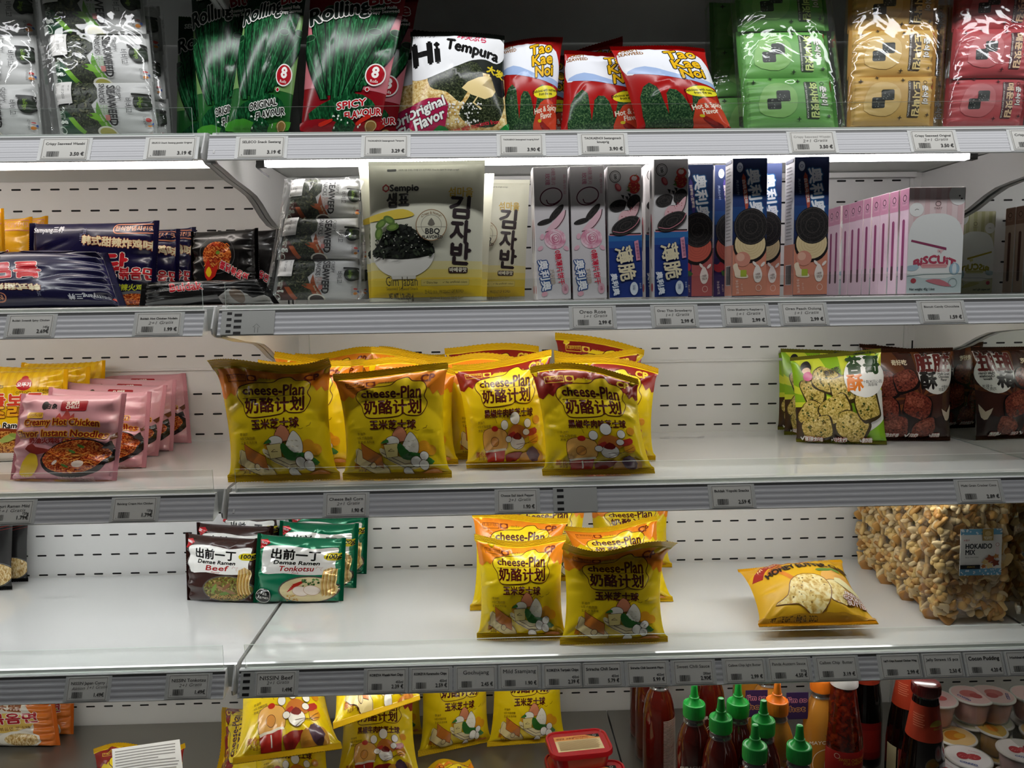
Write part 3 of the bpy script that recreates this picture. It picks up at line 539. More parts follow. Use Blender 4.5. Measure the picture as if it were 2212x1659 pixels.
def tempura():
    A = Art(108, '#20241f', 'slick'); A.poly([(0, 0), (100, 0), (100, 60), (0, 64)], 'tempura')
    A.poly([(22, 66), (70, 72), (76, 50), (60, 40), (52, 30), (38, 40), (20, 46)], 'seaweed', 3); A.poly([(70, 60), (98, 40), (90, 12), (70, 8), (50, 18), (62, 36)], 'seaweed', 3); A.poly([(96, 70), (84, 62), (92, 40), (100, 44)], '#15171a', 2)
    A.poly([(54, 44), (78, 34), (90, 44), (76, 48), (86, 58), (72, 56)], '#e6cf92', 2); A.line([(60, 46), (72, 38), (66, 30), (74, 24)], 2, '#e6cf92')
    A.poly([(2, 98), (8, 106), (50, 108), (96, 102), (100, 84), (92, 74), (80, 76), (66, 74), (48, 66), (28, 58), (10, 54), (-2, 62)], '#e4e5e6', 3)
    A.text('Hi', 16, 80, 34, '#141414', bold=1.6, rot=4, cut=True); A.text('Tempura', 66, 86, 17, '#141414', bold=.8, rot=-10, fit=56, cut=True); A.text('炸天ぷら', 66, 99, 8, '#c8385a', bold=.3, rot=-8)
    A.text('のりスナック', 14, 101, 4.4, '#141414'); A.text('大发', 90, 64, 9, '#d8c02a', bold=.5, rot=-14)
    A.specks(38, 10, 74, 30, 70, .9, ['#eceae4'], 2); A.poly([(2, 30), (36, 34), (38, 18), (30, 4), (0, 8)], '#a81e4a', 2)
    A.text('Original\nFlavor', 18, 20, 13, '#f4f2ee', bold=.5, out='#2a1416', ow=1, rot=18, cut=True); A.text('Delicious with nutrients from', 62, 9, 5, '#c8283a', bold=.12, rot=9)
    A.poly([(30, 10), (50, 3), (80, 2), (104, 14), (104, -4), (20, -4)], '#1f7a34', 3); return A
def tkn():
    A = Art(112, '#a81a18', 'slick'); A.poly([(2, 98), (20, 104), (60, 102), (92, 94), (100, 60), (78, 58), (48, 66), (22, 72), (4, 70)], '#e8eaef', 3)
    A.poly([(4, 72), (40, 64), (100, 55), (100, 61), (60, 66), (24, 78)], '#9fb6dc', 3); A.text('CRISPY\nSEAWEED', 16, 100, 6, '#8a5a1a', bold=.2)
    for t, x, y, f in (('Tao', 68, 95, 34), ('Kae', 70, 82, 32), ('Noi', 74, 69, 28)): A.text(t, x, y, 17, '#e6b41e', bold=.7, out='#16100c', ow=1.7, fit=f, rot=9, shear=.1, cut=True)
    for x0, x1, c in ((10, 34, 4), (36, 60, -6), (62, 84, 2)): A.poly([(x0, -3), (x1, -3), (x1-2, 34+c), ((x0+x1)/2, 52+c), (x0-1, 40)], 'seaweed_green', 2)
    A.poly([(28, 54), (36, 40), (34, 18), (30, 40)], '#a81a18'); A.poly([(58, 50), (64, 38), (60, 20), (58, 36)], '#a81a18')
    A.ell(78, 46, 20, 7, '#e8dc2a', 8); A.text('Delicious with nutrients\nfrom the sea', 78, 46, 4.4, '#1c1a10', rot=9, bold=.12); A.poly([(60, 4), (70, 34), (92, 36), (100, 8)], '#c8442a', 3)
    A.text('Hot & Spicy\nFlavor', 80, 25, 8, '#f6e6d2', bold=.25, rot=12); A.ell(82, 9, 12, 3, '#7a1510', -20); A.ell(78, 12, 10, 2.4, '#93201a', -24); A.ell(70, 16, 3, 1.6, '#d8c02a'); return A
def choon(kind):
    c = {'green': '#6fae58', 'yellow': '#cfa95c', 'red': '#b54a4e'}[kind]; A = Art(64, c, 'satin'); dk = {'green': '#233a1e', 'yellow': '#3a2c18', 'red': '#4a1d20'}[kind]
    A.rect(0, 0, 7, 64, {'green': '#5f9e4a', 'yellow': '#c29c50', 'red': '#a84247'}[kind]); A.text('SEAWEED SNACK', 4, 32, 3.2, dk, rot=-90)
    A.rect(64, 8, 78, 56, dk, 2); t = {'green': '와사비맛김', 'yellow': '도시락김', 'red': '매운맛김'}[kind]
    A.text(t, 73, 32, 9.5, {'green': '#cfe08a', 'yellow': '#e6cf8a', 'red': '#e4c49a'}[kind], bold=.45, rot=-90, fit=44, cut=True); A.text('춘식이', 84, 38, 8, '#efeee6', bold=.4, out=dk, ow=.7, rot=-90, fit=24, cut=True)
    A.text('CRISPY SEAWEED '+{'green': 'WASABI FLAVOR', 'yellow': 'ORIGINAL', 'red': 'SPICY FLAVOR'}[kind], 65.4, 32, 2.7, '#efeee6', rot=-90, fit=46); A.ring(84, 54, 2, 2, .5, dk)
    A.rect(94, 46, 97, 60, '#b8342c'); A.text('2025', 93, 24, 3, dk, rot=-90)
    A.poly([(16, 18), (22, 48), (40, 54), (54, 44), (54, 22), (40, 10)], {'green': '#8cc06c', 'yellow': '#dcbd78', 'red': '#c2686a'}[kind], 3); A.rect(24, 20, 38, 34, '#1d2420', 2); A.specks(25, 21, 37, 33, 10, .6, ['#8a8f88'], 4); A.rect(34, 30, 48, 44, '#232b26', 2); A.specks(35, 31, 47, 43, 10, .6, ['#8a8f88'], 7)
    for x, y in ((58, 56), (12, 56), (56, 8), (30, 60), (88, 12)): A.poly([(x, y+3), (x+.7, y+.7), (x+3, y), (x+.7, y-.7), (x, y-3), (x-.7, y-.7), (x-3, y), (x-.7, y+.7)], dk)
    return A
def sempio():
    A = Art(122, '#c9c8b4', 'satin')
    for i, c in enumerate(('#d2c88e', '#d6c46a', '#dabf44', '#dcba24')): A.rect(-1, -1, 101, 34-i*7, c)
    A.ell(46, 0, 24, 12, '#e6c41c'); A.rect(16, 112.5, 24, 114.6, '#3a3a34', .6); A.text('지퍼백 개봉 후에는 지퍼를 닫아 보관하세요 (Close the zipper for airtight storage)', 52, 113.4, 2, '#4a4a42', fit=52)
    A.poly([(12, 99), (15, 101.5), (18, 99), (18, 96), (15, 94), (12, 96)], '#9a2f2a'); A.poly([(13.2, 98.4), (15, 99.8), (16.8, 98.4), (16.8, 96.6), (15, 95.6), (13.2, 96.6)], '#c9c8b4'); A.text('Sempio', 31, 97.4, 8, '#24211d', bold=.35, fit=25); A.text('샘표', 25.5, 86, 13.5, '#24211d', bold=.6, fit=19, cut=True)
    A.text('섬마을', 80, 93, 9, '#bf9c34', fit=21, bold=.15)
    for t, y in (('김', 79), ('자', 58), ('반', 39)): A.text(t, 80, y, 21, '#241519', bold=.75, fit=17, rot=-3, cut=True)
    A.rect(70, 23.6, 87, 28.8, '#33201c', 1.6); A.text('바베큐맛', 78.5, 26.2, 4.2, '#e4e0c8', bold=.12)
    A.poly([(-1, 73), (14, 77), (30, 79), (40, 74), (30, 71), (12, 70), (-1, 69)], '#cdb338', 3)
    A.ell(30, 41, 27.5, 21, '#dedcd2', a0=180, a1=360); A.rect(19, 19, 41, 22, '#d2d0c4', 1); A.poly([(2, 41), (14, 37), (36, 36), (58, 41), (50, 54), (42, 60), (28, 66), (14, 60), (8, 50)], '#171b14', 3)
    A.specks(4, 38, 57, 66, 190, 2.1, ['#0f130d', '#232a1c', '#303a28', '#171d13'], 9, .45, lambda x, y: ((x-30)/27)**2+((y-41)/24)**2 < 1); A.specks(8, 42, 52, 60, 34, .5, ['#b8b8a8'], 5)
    for x, y, r in ((12, 66, 40), (19, 69, -30), (10, 58, 80), (22, 63, 10)): A.ell(x, y, 5.4, 3.2, '#4f6b28', r); A.ell(x, y, 3.4, 1.8, '#6d8a3a', r)
    A.ell(55, 64, 13, 13, '#cfccb4'); A.ring(55, 64, 13, 13, .7, '#8a6a4a'); A.ring(55, 64, 8.6, 8.6, .4, '#8a8678'); A.line([(42.5, 62.4), (67.5, 62.4)], .4, '#8a8678'); A.text('BBQ', 56, 58.6, 6.6, '#2a2a28', bold=.2); A.text('FLAVORED', 56, 53.8, 3.6, '#2a2a28', bold=.1); A.poly([(52, 65), (55, 70), (58, 65), (56, 63.5), (54, 63.5)], '#6a665a', 2)
    def up(v): v = v.copy(); v[:, 1] -= .045*v[:, 0]**2; return v
    A.text('Crispy & Nutty!!', 55, 74.4, 3.2, '#8a6a4a', fit=17, warp=up)
    A.text('Gim Jaban', 29, 17, 11, '#4a4030', fit=28); A.text('Seasoned Seaweed Snack', 29, 11.4, 3.4, '#4a4030', fit=28); A.text('NET WT. 1.76 oz(50 g)', 28, 6.4, 4.4, '#4a4030', bold=.1, fit=22)
    A.rect(46, 13.4, 88, 18.8, '#b8a650', 1); A.rect(46.4, 13.8, 87.6, 18.4, '#d8c46a', .8); A.text('✓ Dairy free      ✓ No artificial colors', 67, 16.2, 2.6, '#4a4028', fit=38); A.text('한국김 100 % | PRODUCT OF KOREA', 66, 9, 3, '#5a4c20', fit=34); A.text('Nutritious & Intense BBQ flavor', 68, 5.6, 2.4, '#a08a30', fit=30)
    return A
def cookie(A, x, y, rx, ry, rot=0):
    A.ell(x, y, rx, ry, 'cookie', rot); A.ring(x, y, rx*.93, ry*.93, rx*.03, '#4a4442', rot); A.ring(x, y, rx*.7, ry*.7, rx*.05, '#35302e', rot); A.ring(x, y, rx*.4, ry*.4, rx*.05, '#3a3432', rot)
def box_rose():
    A = Art(390, '#d6d1d2', 'paper'); A.text('0糖薄片', 57, 362, 14, '#c27a90', rot=-90, fit=50); A.text('玫瑰', 40, 356, 15, '#c27a90', rot=-90, bold=.3, fit=34); A.text('花香四溢', 90, 340, 8, '#c27a90', rot=-90, fit=60)
    A.ring(50, 304, 33, 25, 3.2, '#5d2438', 20); A.line([(36, 296), (42, 284), (60, 284), (76, 294)], 3, '#5d2438', sm=4)
    cookie(A, 64, 256, 32, 10, 48); cookie(A, 30, 230, 24, 8, 16); A.poly([(30, 200), (50, 196), (84, 232), (92, 262), (80, 258), (50, 226)], '#e6bcc6', 3); A.line([(30, 200), (62, 210), (86, 240), (92, 264)], 2.4, '#3a1a1e', sm=3)
    A.ell(58, 178, 32, 30, 'rose')
    for r in (26, 19, 12, 6): A.ring(58+(26-r)*.1, 180, r, r*.86, 1.6, ('#dba0b2', '#c8708c', '#b8506e', '#a83e5e')[(26-r)//7], r*7)
    for x, y, q in ((14, 152, 40), (90, 150, -40), (20, 186, 80)): A.ell(x, y, 9, 6, '#e6b4c2', q)
    A.text('奥利奥', 22, 70, 30, '#f4f4f6', bold=1, out='#1d4a8a', ow=4, rot=-83, fit=92, cut=True); A.text('巧轻脆', 46, 66, 16, '#b8a48a', rot=-85, fit=46); A.text('0糖薄片饼干', 68, 92, 20, '#c8203e', bold=.6, out='#f2dbe0', ow=1.6, rot=-84, fit=104, cut=True)
    A.ell(84, 28, 10, 16, '#d8a8b4'); A.text('0糖', 84, 28, 9, '#a83a54', rot=-85); A.ell(22, 14, 9, 7, '#e0a8b4', 20)
    return A
def strawberry(A, x, y, r):
    A.ell(x, y-r*.3, r*.9, r*1.0, '#b02a2a'); A.ell(x+r*.1, y+r*.9, r*.75, r*.62, '#c83a34'); A.ell(x+r*.05, y+r*1.0, r*.42, r*.36, '#ecd8d4')
    A.specks(x-r*.8, y-r, x+r*.8, y+r*.3, 26, r*.05, ['#e8c46a'], 3); A.poly([(x-r*1.1, y-r*.2), (x-r*.6, y-r*.5), (x-r*1.2, y-r*.8), (x-r*.5, y-r*.9)], '#4f7a30', 2); A.poly([(x-r*.3, y+r*1.5), (x, y+r*1.3), (x+r*.5, y+r*1.7), (x+r*.2, y+r*1.25)], '#4f7a30')
def box_straw():
    A = Art(390, '#cfcccb', 'paper'); A.rect(0, 0, 100, 186, '#16327e'); A.rect(0, 150, 100, 188, '#1f4f96'); A.rect(0, 170, 100, 188, '#2a6aa8'); A.rect(3, 190, 97, 193.5, '#2a1a1c'); A.rect(3, 186.5, 97, 189.5, '#c87a86')
    A.ring(22, 362, 16, 17, 2.4, '#5a5654'); A.ring(22, 362, 12, 13, 1, '#5a5654'); A.text('100', 22, 362, 11, '#4a4644', bold=.5, rot=-80)
    strawberry(A, 78, 336, 20); A.ell(30, 330, 8, 13, '#b0404a', 30); A.ell(31, 331, 5, 9, '#d87a7c', 30)
    for x, y in ((38, 308), (50, 304), (58, 312)): A.poly([(x, y), (x+8, y-14), (x+10, y-2)], '#151212')
    cookie(A, 30, 276, 27, 17, 16); A.poly([(48, 262), (56, 286), (66, 292), (62, 262)], '#cfcccb'); cookie(A, 76, 286, 24, 18, 52); A.poly([(30, 232), (54, 222), (84, 246), (94, 284), (84, 280), (66, 262), (40, 258)], '#dcb0b4', 3); A.specks(36, 230, 84, 270, 22, 1.4, ['#b04450'], 5, 1, lambda x, y: abs((x-32)*.62-(y-226)) < 22); A.line([(40, 222), (66, 228), (88, 254), (95, 286)], 2.2, '#2a1416', sm=3); cookie(A, 52, 216, 46, 24, 24); A.line([(12, 200), (44, 196), (80, 216), (94, 240)], 2, '#c87a86', sm=3)
    A.text('薄脆', 46, 102, 54, '#e6dab4', bold=1.3, out='#0e2056', ow=2.4, rot=-80, fit=102, cut=True); A.poly([(76, 168), (88, 172), (94, 112), (82, 110)], '#d890a8'); A.text('草莓慕斯味', 85, 140, 9, '#5a2040', rot=-82, fit=48)
    A.text('奥利奥', 16, 40, 20, '#eef0f6', bold=.9, out='#1d4a8a', ow=2.4, rot=-82, fit=66, cut=True); A.ell(74, 26, 12, 20, '#dfe6ee'); A.text('轻\n脆', 74, 28, 9, '#1d3a7a'); A.text('净含量', 93, 34, 6, '#b8c4dc', rot=-85)
    return A
def box_oreo(kind):
    p = kind == 'peach'; A = Art(400, '#0f2350', 'paper'); A.rect(0, 250, 100, 300, '#123068'); A.rect(0, 220, 100, 262, '#164078')
    A.rect(0, 0, 100, 150, '#d58a70' if p else '#b25a58');
    if not p: A.poly([(0, 0), (36, 0), (36, 160), (0, 160)], '#3f2a5e')
    A.text('奥利奥', 62, 302, 40, '#eef1f6', bold=1.6, out='#1a5a8e', ow=4.5, rot=-84, fit=138, cut=True); A.text('两点2小时', 14, 318, 8, '#a8b4d0', rot=-85, fit=44); A.ell(20, 376, 9, 14, '#cfd6e2'); A.text('O', 20, 376, 14, '#1d3a7a')
    A.poly([(26, 346), (36, 350), (46, 270), (38, 252)], '#b8523e' if p else '#4a3a86', 2); A.text('白桃乌龙味' if p else '树莓味+蓝莓味', 35, 306, 10, '#f2e2d8', bold=.3, rot=-82, fit=70)
    A.ell(52, 148, 50, 52, '#160f0e'); A.ell(52, 152, 45, 46, '#e2cc9c' if p else '#c8604e')
    for r in (38, 30, 22, 14): A.ring(52, 150, r, r*.9, 1.2, '#d2b884' if p else '#b04e42')
    cookie(A, 54, 204, 50, 54)
    if p:
        A.ell(30, 108, 23, 22, '#d8917c'); A.ell(24, 114, 12, 12, '#e8b49c'); A.poly([(6, 70), (2, 90), (14, 96), (20, 78), (44, 62), (44, 52), (12, 54)], '#f0dcc0', 3); A.rect(24, 56, 42, 76, '#a8b83a', 2)
    else: A.ell(16, 90, 18, 16, '#b8343c'); A.ell(8, 108, 10, 10, '#2c2450'); A.poly([(24, 80), (40, 70), (28, 62)], '#3f6a34', 2)
    A.poly([(66, 44), (62, 66), (74, 92), (88, 66), (84, 44), (75, 38)], '#efe4da', 3); A.text('香而\n不腻', 75, 58, 9, '#5a3428', rot=-80); A.ell(66, 94, 4, 9, '#efe4da', 40); A.ell(90, 92, 4, 9, '#efe4da', -40); A.ring(78, 22, 8, 9, 1.2, '#f0d8cc'); A.text('净含量:97克', 14, 26, 9, '#f0d8cc', rot=-86, fit=42); A.text('夹心饼干', 28, 24, 6, '#e4c4b4', rot=-86)
    return A
def side_info(col, low): # narrow side of the wafer cartons
    A = Art(800, '#c9c6c6', 'paper'); A.rect(0, 0, 100, 300, low)
    for i in range(22): A.rect(16+i % 3*2, 330+i*20, 84-(i*7) % 19, 336+i*20, '#8a8786')
    A.rect(20, 60, 84, 180, '#d8d4d2')
    for i in range(12): A.rect(24+i*5, 64, 26.4+i*5+(i % 3), 176, '#2a2624')
    A.rect(10, 780, 90, 800, col); return A
def side_straw():
    A = Art(560, '#d0cdcc', 'paper'); A.ell(40, 470, 20, 60, '#201c1c'); A.ell(50, 300, 14, 50, '#b0404a', 8); A.ell(40, 260, 16, 60, '#201c1c'); A.line([(40, 160), (60, 120)], 6, '#2a2a2a'); A.ell(60, 40, 20, 18, '#b0404a'); return A
def biscuit(kind='pink'):
    P = kind == 'pink'; A = Art(182, '#e4cfce' if P else '#d2cfa8', 'paper')
    for i in range(5): A.rect(8+i*20, 120, 17+i*20, 182, '#dcbdbd' if P else '#bdb98a')
    A.rect(0, 0, 100, 32, '#c3cfcf' if P else '#c9c8a4'); A.poly([(-1, 34), (0, 100), (14, 130), (44, 138), (76, 134), (97, 110), (101, 34)], '#e6e8e4', 3)
    A.ell(13, 145, 13, 12, '#ecece8'); A.ell(88, 170, 17, 18, '#ecece8'); A.line([(10, 144), (13, 146), (17, 145)], .9, '#5a5654'); A.ell(90, 168, 1.6, 1.4, '#3a3634'); A.ell(94, 163, 1.6, 1.4, '#3a3634')
    A.text('SWEET', 52, 163, 3.6, '#b09a98'); A.ring(52, 155, 4.6, 3.8, .9, '#6a5654'); A.text('TART', 52, 147, 5, '#a08a88', fit=15)
    c1, c2 = ('#8e3a5c', '#b5435a') if P else ('#a89a2c', '#9a9432')
    A.poly([(5, 90), (6, 93.5), (70, 79), (70, 74.5)], c1); A.poly([(54, 76), (56, 70), (58, 74), (60, 68), (63, 73), (66, 75)], '#e0b8b8' if P else '#cfc98a', 2)
    def sm_(v): v = v.copy(); v[:, 1] += -.006*(v[:, 0])**2+2; return v
    A.text('BiSCUiT', 49, 56, 19, c2, bold=1.2, fit=76, warp=sm_, cut=True); A.rect(25, 44, 73, 51, '#e0a4a4' if P else '#c9c48c', 3.4); A.rect(27, 46.6, 71, 50, '#d68e90' if P else '#b5b070', 1.6)
    A.ell(8, 44, 11, 5, '#a9c2cc'); A.ell(14, 46, 7, 4, '#a9c2cc'); A.ell(86, 42, 9, 10, '#9ebccb'); A.ell(86, 42, 4, 10, '#d8e2e4'); A.ring(86, 42, 9, 10, .8, '#7fa2b4')
    A.line([(-1, 30), (30, 33), (101, 34)], .8, '#7f9496'); A.ell(12, 22, 5, 4.4, '#b0424c'); A.poly([(34, 22), (60, 24), (82, 12), (62, 13)], '#c8757e' if P else '#b9b676', 3); A.ring(84, 18, 7.5, 7.5, .9, '#8a9c9c'); A.text('Net weight: 45g 1.6oz', 5, 7, 6, '#3a4646', bold=.15, ax='LEFT', fit=46)
    return A
def spine(kind='pink'):
    A = Art(700, {'pink': '#dfc3d2', 'brown': '#b9a090', 'green': '#c9c79c'}[kind], 'paper'); A.rect(0, 560, 100, 700, {'pink': '#c88aa6', 'brown': '#8a6454', 'green': '#a5a06a'}[kind])
    A.rect(26, 590, 80, 664, {'pink': '#d29ab4', 'brown': '#9a7464', 'green': '#b5b07a'}[kind]); A.ring(52, 640, 18, 20, 7, '#5a2c44' if kind == 'pink' else '#4a2c20'); A.text('TART', 52, 606, 20, '#5a2c44' if kind == 'pink' else '#4a2c20')
    A.rect(34, 90, 62, 500, '#8e3a6a' if kind == 'pink' else '#5a3428', 14); A.rect(34, 90, 62, 190, '#4a2a34' if kind == 'pink' else '#4a2c20', 12); return A
def rod(x, y, a, b, r):
    q = math.radians(r); p = [(math.copysign(abs(math.cos(t))**.55, math.cos(t))*a*(1+.06*math.sin(3*t+x)), math.copysign(abs(math.sin(t))**.6, math.sin(t))*b*(1+.05*math.sin(4*t+y))) for t in np.linspace(0, 2*PI, 30, endpoint=False)]
    return [(x+u*math.cos(q)-v*math.sin(q), y+u*math.sin(q)+v*math.cos(q)) for u, v in p]
def cracker(kind):
    g = kind == 'green'; A = Art(98, '#8dbb1e' if g else '#43221a'); c2 = '#d4dd3a' if g else '#6d3a1c'
    for i in range(9):
        a = math.radians(20+i*32); A.poly([(58, 46), (58+110*math.cos(a), 46+110*math.sin(a)), (58+110*math.cos(a+.22), 46+110*math.sin(a+.22))], c2)
    A.poly([(-2, -2), (102, -2), (102, 30), (60, 20), (20, 34), (-2, 40)], '#3a2414' if g else '#2a1512', 2)
    if g: A.poly([(102, 52), (84, 60), (92, 40), (86, 24), (70, 12), (102, 8)], '#e9e9e4', 2); A.poly([(74, 10), (102, 30), (102, -2), (80, -2)], '#7fb51c')
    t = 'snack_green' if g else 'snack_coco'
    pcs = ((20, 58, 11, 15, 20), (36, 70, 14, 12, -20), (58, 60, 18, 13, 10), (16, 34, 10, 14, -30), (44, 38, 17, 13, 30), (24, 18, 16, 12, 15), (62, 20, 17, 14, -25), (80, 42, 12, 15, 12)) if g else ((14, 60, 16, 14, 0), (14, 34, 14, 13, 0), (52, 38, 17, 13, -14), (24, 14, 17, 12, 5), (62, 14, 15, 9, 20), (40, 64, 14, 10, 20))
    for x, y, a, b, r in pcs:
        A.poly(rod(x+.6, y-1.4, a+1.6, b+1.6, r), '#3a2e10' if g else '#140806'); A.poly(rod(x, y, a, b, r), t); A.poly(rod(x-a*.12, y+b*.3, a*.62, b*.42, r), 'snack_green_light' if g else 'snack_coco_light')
        if g: A.specks(x-a*.8, y-b*.8, x+a*.8, y+b*.8, 16, 1, ['#3f4a16', '#5a6220', '#6a5a1c'], int(x), 1.4, lambda q, w_: ((q-x)/a)**2+((w_-y)/b)**2 < .8)
    A.ell(78, 70, 22, 21, '#ecebe6')
    if g:
        A.text('苔哥', 78, 80, 19, '#26421e', bold=.9, fit=36, cut=True); A.text('酥', 68, 63, 18, '#e07a1e', bold=.7, fit=17, cut=True); A.text('十榖米同心圆\n海苔味', 87, 63, 3.6, '#3a3a34'); A.text('Seaweed Flavor', 82, 93, 4, '#2a3a1a', bold=.15)
        A.text('奇好吃', 44, 77, 6, '#2a2014', bold=.2, rot=16); A.ell(16, 84, 6, 6, '#1c1614'); A.ell(16, 80, 4.6, 3.4, '#e8c4a8'); A.ell(17, 74, 5, 5, '#c8447e')
    else:
        A.text('脏脏', 76, 80, 20, '#6d1f1c', bold=.8, fit=40, out='#ecebe6', ow=1, cut=True); A.text('酥', 68, 62, 19, '#1c1614', bold=.9, fit=20, cut=True); A.text('Multi Grain\nChocolate\nFlavor', 88, 67, 3.6, '#2a2422', bold=.12); A.text('十榖米\n巧克力口味', 89, 55, 3.6, '#2a2422'); A.text('奇好吃', 36, 82, 6, '#e9d8b8', bold=.25)
        A.poly([(84, 34), (92, 30), (98, 38), (96, 24), (90, 22)], '#c9b9a4', 2)
    for i, s in enumerate(('高膳食纤维', '非油炸', '香酥脆')): A.text('✓', 8+i*32 if i else 8, 7, 7, '#f2f0ea', bold=.4); A.text(s, 20+i*29, 6.6, 4, '#f2f0ea', bold=.25, out='#a8242a', ow=.5)
    return A
def honey():
    A = Art(92, '#e3b01e', 'satin')
    A.poly([(-2, 92), (40, 94), (100, 92), (100, 78), (60, 86), (20, 82), (-2, 64)], '#d9a22a', 2); A.line([(6, 58), (14, 72), (34, 80), (62, 82)], 9, '#a8281e', sm=5)
    def arc(v): v = v.copy(); v[:, 1] -= .0042*v[:, 0]**2; return v
    A.text('WITH REAL HONEY', 30, 79, 5.4, '#f0d8a0', bold=.15, rot=14, fit=44, warp=arc)
    A.line([(22, 66), (34, 46), (42, 30)], 5, '#d9822c', sm=4); A.ell(24, 65, 10, 5.4, '#c8742a', 40)
    for i in range(5): A.line([(17+i*3, 60+i*3), (22+i*3, 67+i*1.6)], .9, '#7a3a14')
    A.poly([(64, 50), (76, 58), (92, 50), (96, 36), (80, 30), (66, 36)], '#e8b05a', 3); A.ell(70, 58, 9, 3, '#6a8a3a', 10); A.ell(82, 60, 6, 2.4, '#7a9a44', -10)
    A.poly([(62, 36), (74, 42), (84, 30), (80, 16), (66, 18)], 'chip', 3); A.line([(62, 36), (74, 42), (84, 30), (80, 16), (66, 18)], .7, '#7a4a1c', True, 3)
    A.poly([(14, 18), (26, 26), (32, 42), (46, 50), (62, 46), (68, 32), (62, 16), (48, 6), (34, 16)], 'chip', 3); A.line([(14, 18), (26, 26), (32, 42), (46, 50), (62, 46), (68, 32), (62, 16), (48, 6), (34, 16)], .8, '#7a4a1c', True, 3); A.specks(30, 14, 64, 46, 18, .8, ['#8a6a24'], 4)
    A.text('HONEY BUTTER CHIPS', 57, 67, 12.5, '#2a1a10', bold=.5, fit=88, rot=4, warp=arc, cut=True)
    A.poly([(74, 40), (98, 26), (98, 34), (82, 46)], '#efe6b0', 2); A.text('FRENCH\nGOURMET\nBUTTER', 90, 22, 5.4, '#f2e6d8', bold=.25, out='#8e2a22', ow=.6, rot=-4)
    A.poly([(-2, -2), (102, -2), (102, 6), (60, 9), (-2, 7)], '#b8861a'); A.text('NET WEIGHT : 60g (2.12OZ)\nHONEY BUTTER FLAVORED POTATO CHIPS', 8, 4.6, 3.4, '#3a2410', ax='LEFT', bold=.08); return A
def orange_noodle():
    A = Art(64, '#d9d2c4'); A.poly([(78, -2), (102, -2), (102, 66), (70, 66), (82, 40)], '#d8762a', 2); A.poly([(-2, 66), (40, 66), (30, 50), (-2, 46)], '#e0b83a', 2); A.poly([(-2, 34), (60, 46), (84, 36), (60, 20), (-2, 18)], '#d8b45a', 2)
    A.text('芝士联盟', 42, 54, 12, '#8a4a1a', bold=.5, out='#f4e6cc', ow=.9, fit=56, rot=-4, cut=True); A.text('불닭볶음면', 46, 36, 15, '#a81e28', bold=.6, out='#f4ece2', ow=1.1, fit=78, rot=6, cut=True); A.text('치즈불닭볶음면 芝士味', 54, 24, 5, '#6a3a1a', rot=8)
    A.ell(66, 10, 20, 12, '#efe9dc'); A.ell(68, 10, 16, 9, 'noodle_pale'); A.rect(8, 2, 40, 14, '#171412', 3); return A
def blackbag():
    A = Art(120, '#1c1b1b'); A.line([(-2, 66), (40, 80), (102, 94)], .9, '#7a2a24', sm=3); A.line([(-2, 62), (40, 76), (102, 90)], .6, '#7a2a24', sm=3); A.ell(76, 24, 26, 18, 'noodle_pale'); A.ring(76, 24, 27, 19, 1, '#6a6866'); return A
ART = {}
def art(k):
    if k not in ART:
        n, *a = k.split(':')
        ART[k] = {'cheese': cheese, 'demae': demae, 'pink': pinknoodle, 'ottogi': ottogi, 'sam': samyang, 'buldak': buldak, 'blow': buldak_low, 'sw': seaweed, 'roll': rolling, 'temp': tempura, 'tkn': tkn, 'choon': choon,
                  'sempio': sempio, 'rose': box_rose, 'straw': box_straw, 'oreo': box_oreo, 'side': side_info, 'sstraw': side_straw, 'bisc': biscuit, 'spine': spine, 'crack': cracker, 'honey': honey, 'orn': orange_noodle, 'blk': blackbag}[n](*a)
    return ART[k]
# ------------------------------------------------------------------ gondola: panels, shelves, rails
ZS = {1: .2435, 2: .001, 3: -.2668, 4: -.5386, 5: -.856}
YB = .4024
LBL = {0: 'topmost', 1: 'top visible', 2: 'second', 3: 'third', 4: 'fourth'}
mb = MB()
for x0, x1, offU, offL in ((-1.25, 0, -.5123, -.5215), (0, 1.25, .5709, .8084)):
    mb.box(x0+.001, YB, -.122, x1-.001, YB+.006, .80, PANEL); mb.box(x0+.001, YB+.0016, -.9, x1-.001, YB+.008, -.1235, PANEL)
    mb.box(x0+.001, YB-.004, -.126, x1-.001, YB+.001, -.121, PANEL)
    for rows, off in (([.2251-.0404*k for k in range(9)], offU), ([-.1733-.0402*k for k in range(17)], offL)):
        k0 = math.ceil((x0+.05-off)/.0365); k1 = math.floor((x1-.05-off)/.0365)
        for z in rows:
            yb = YB if z > -.12 else YB+.0016
            for k in range(k0, k1+1):
                cx = off+k*.0365; a = [(s*.0075+s*.0017*math.cos(t), .0017*math.sin(t)) for s in (1, -1) for t in np.linspace(-PI/2, PI/2, 5)]
                a = [(cx+p, yb-.0003, z+(q if i < 5 else -q)) for i, (p, q) in enumerate(a)]
                mb.add(a, [tuple(range(10))], BLACK)  # flat black patch painted for the dark recess of the slot
struct(mb.build('wall_back', smooth=False))
mb = MB(); mb.box(-3, -2.6, -1.02, 3.2, .5, -1.0, plain('floor_tile', '#8a8780', .4)); struct(mb.build('floor', smooth=False))
mb = MB(); mb.box(1.2495, .0, -.856, 1.2535, YB, .78, MIRROR); mp = mb.build('mirror_panel', smooth=False); tag(mp, 'mirrored end panel closing the right side of the shelving bay', 'mirror')
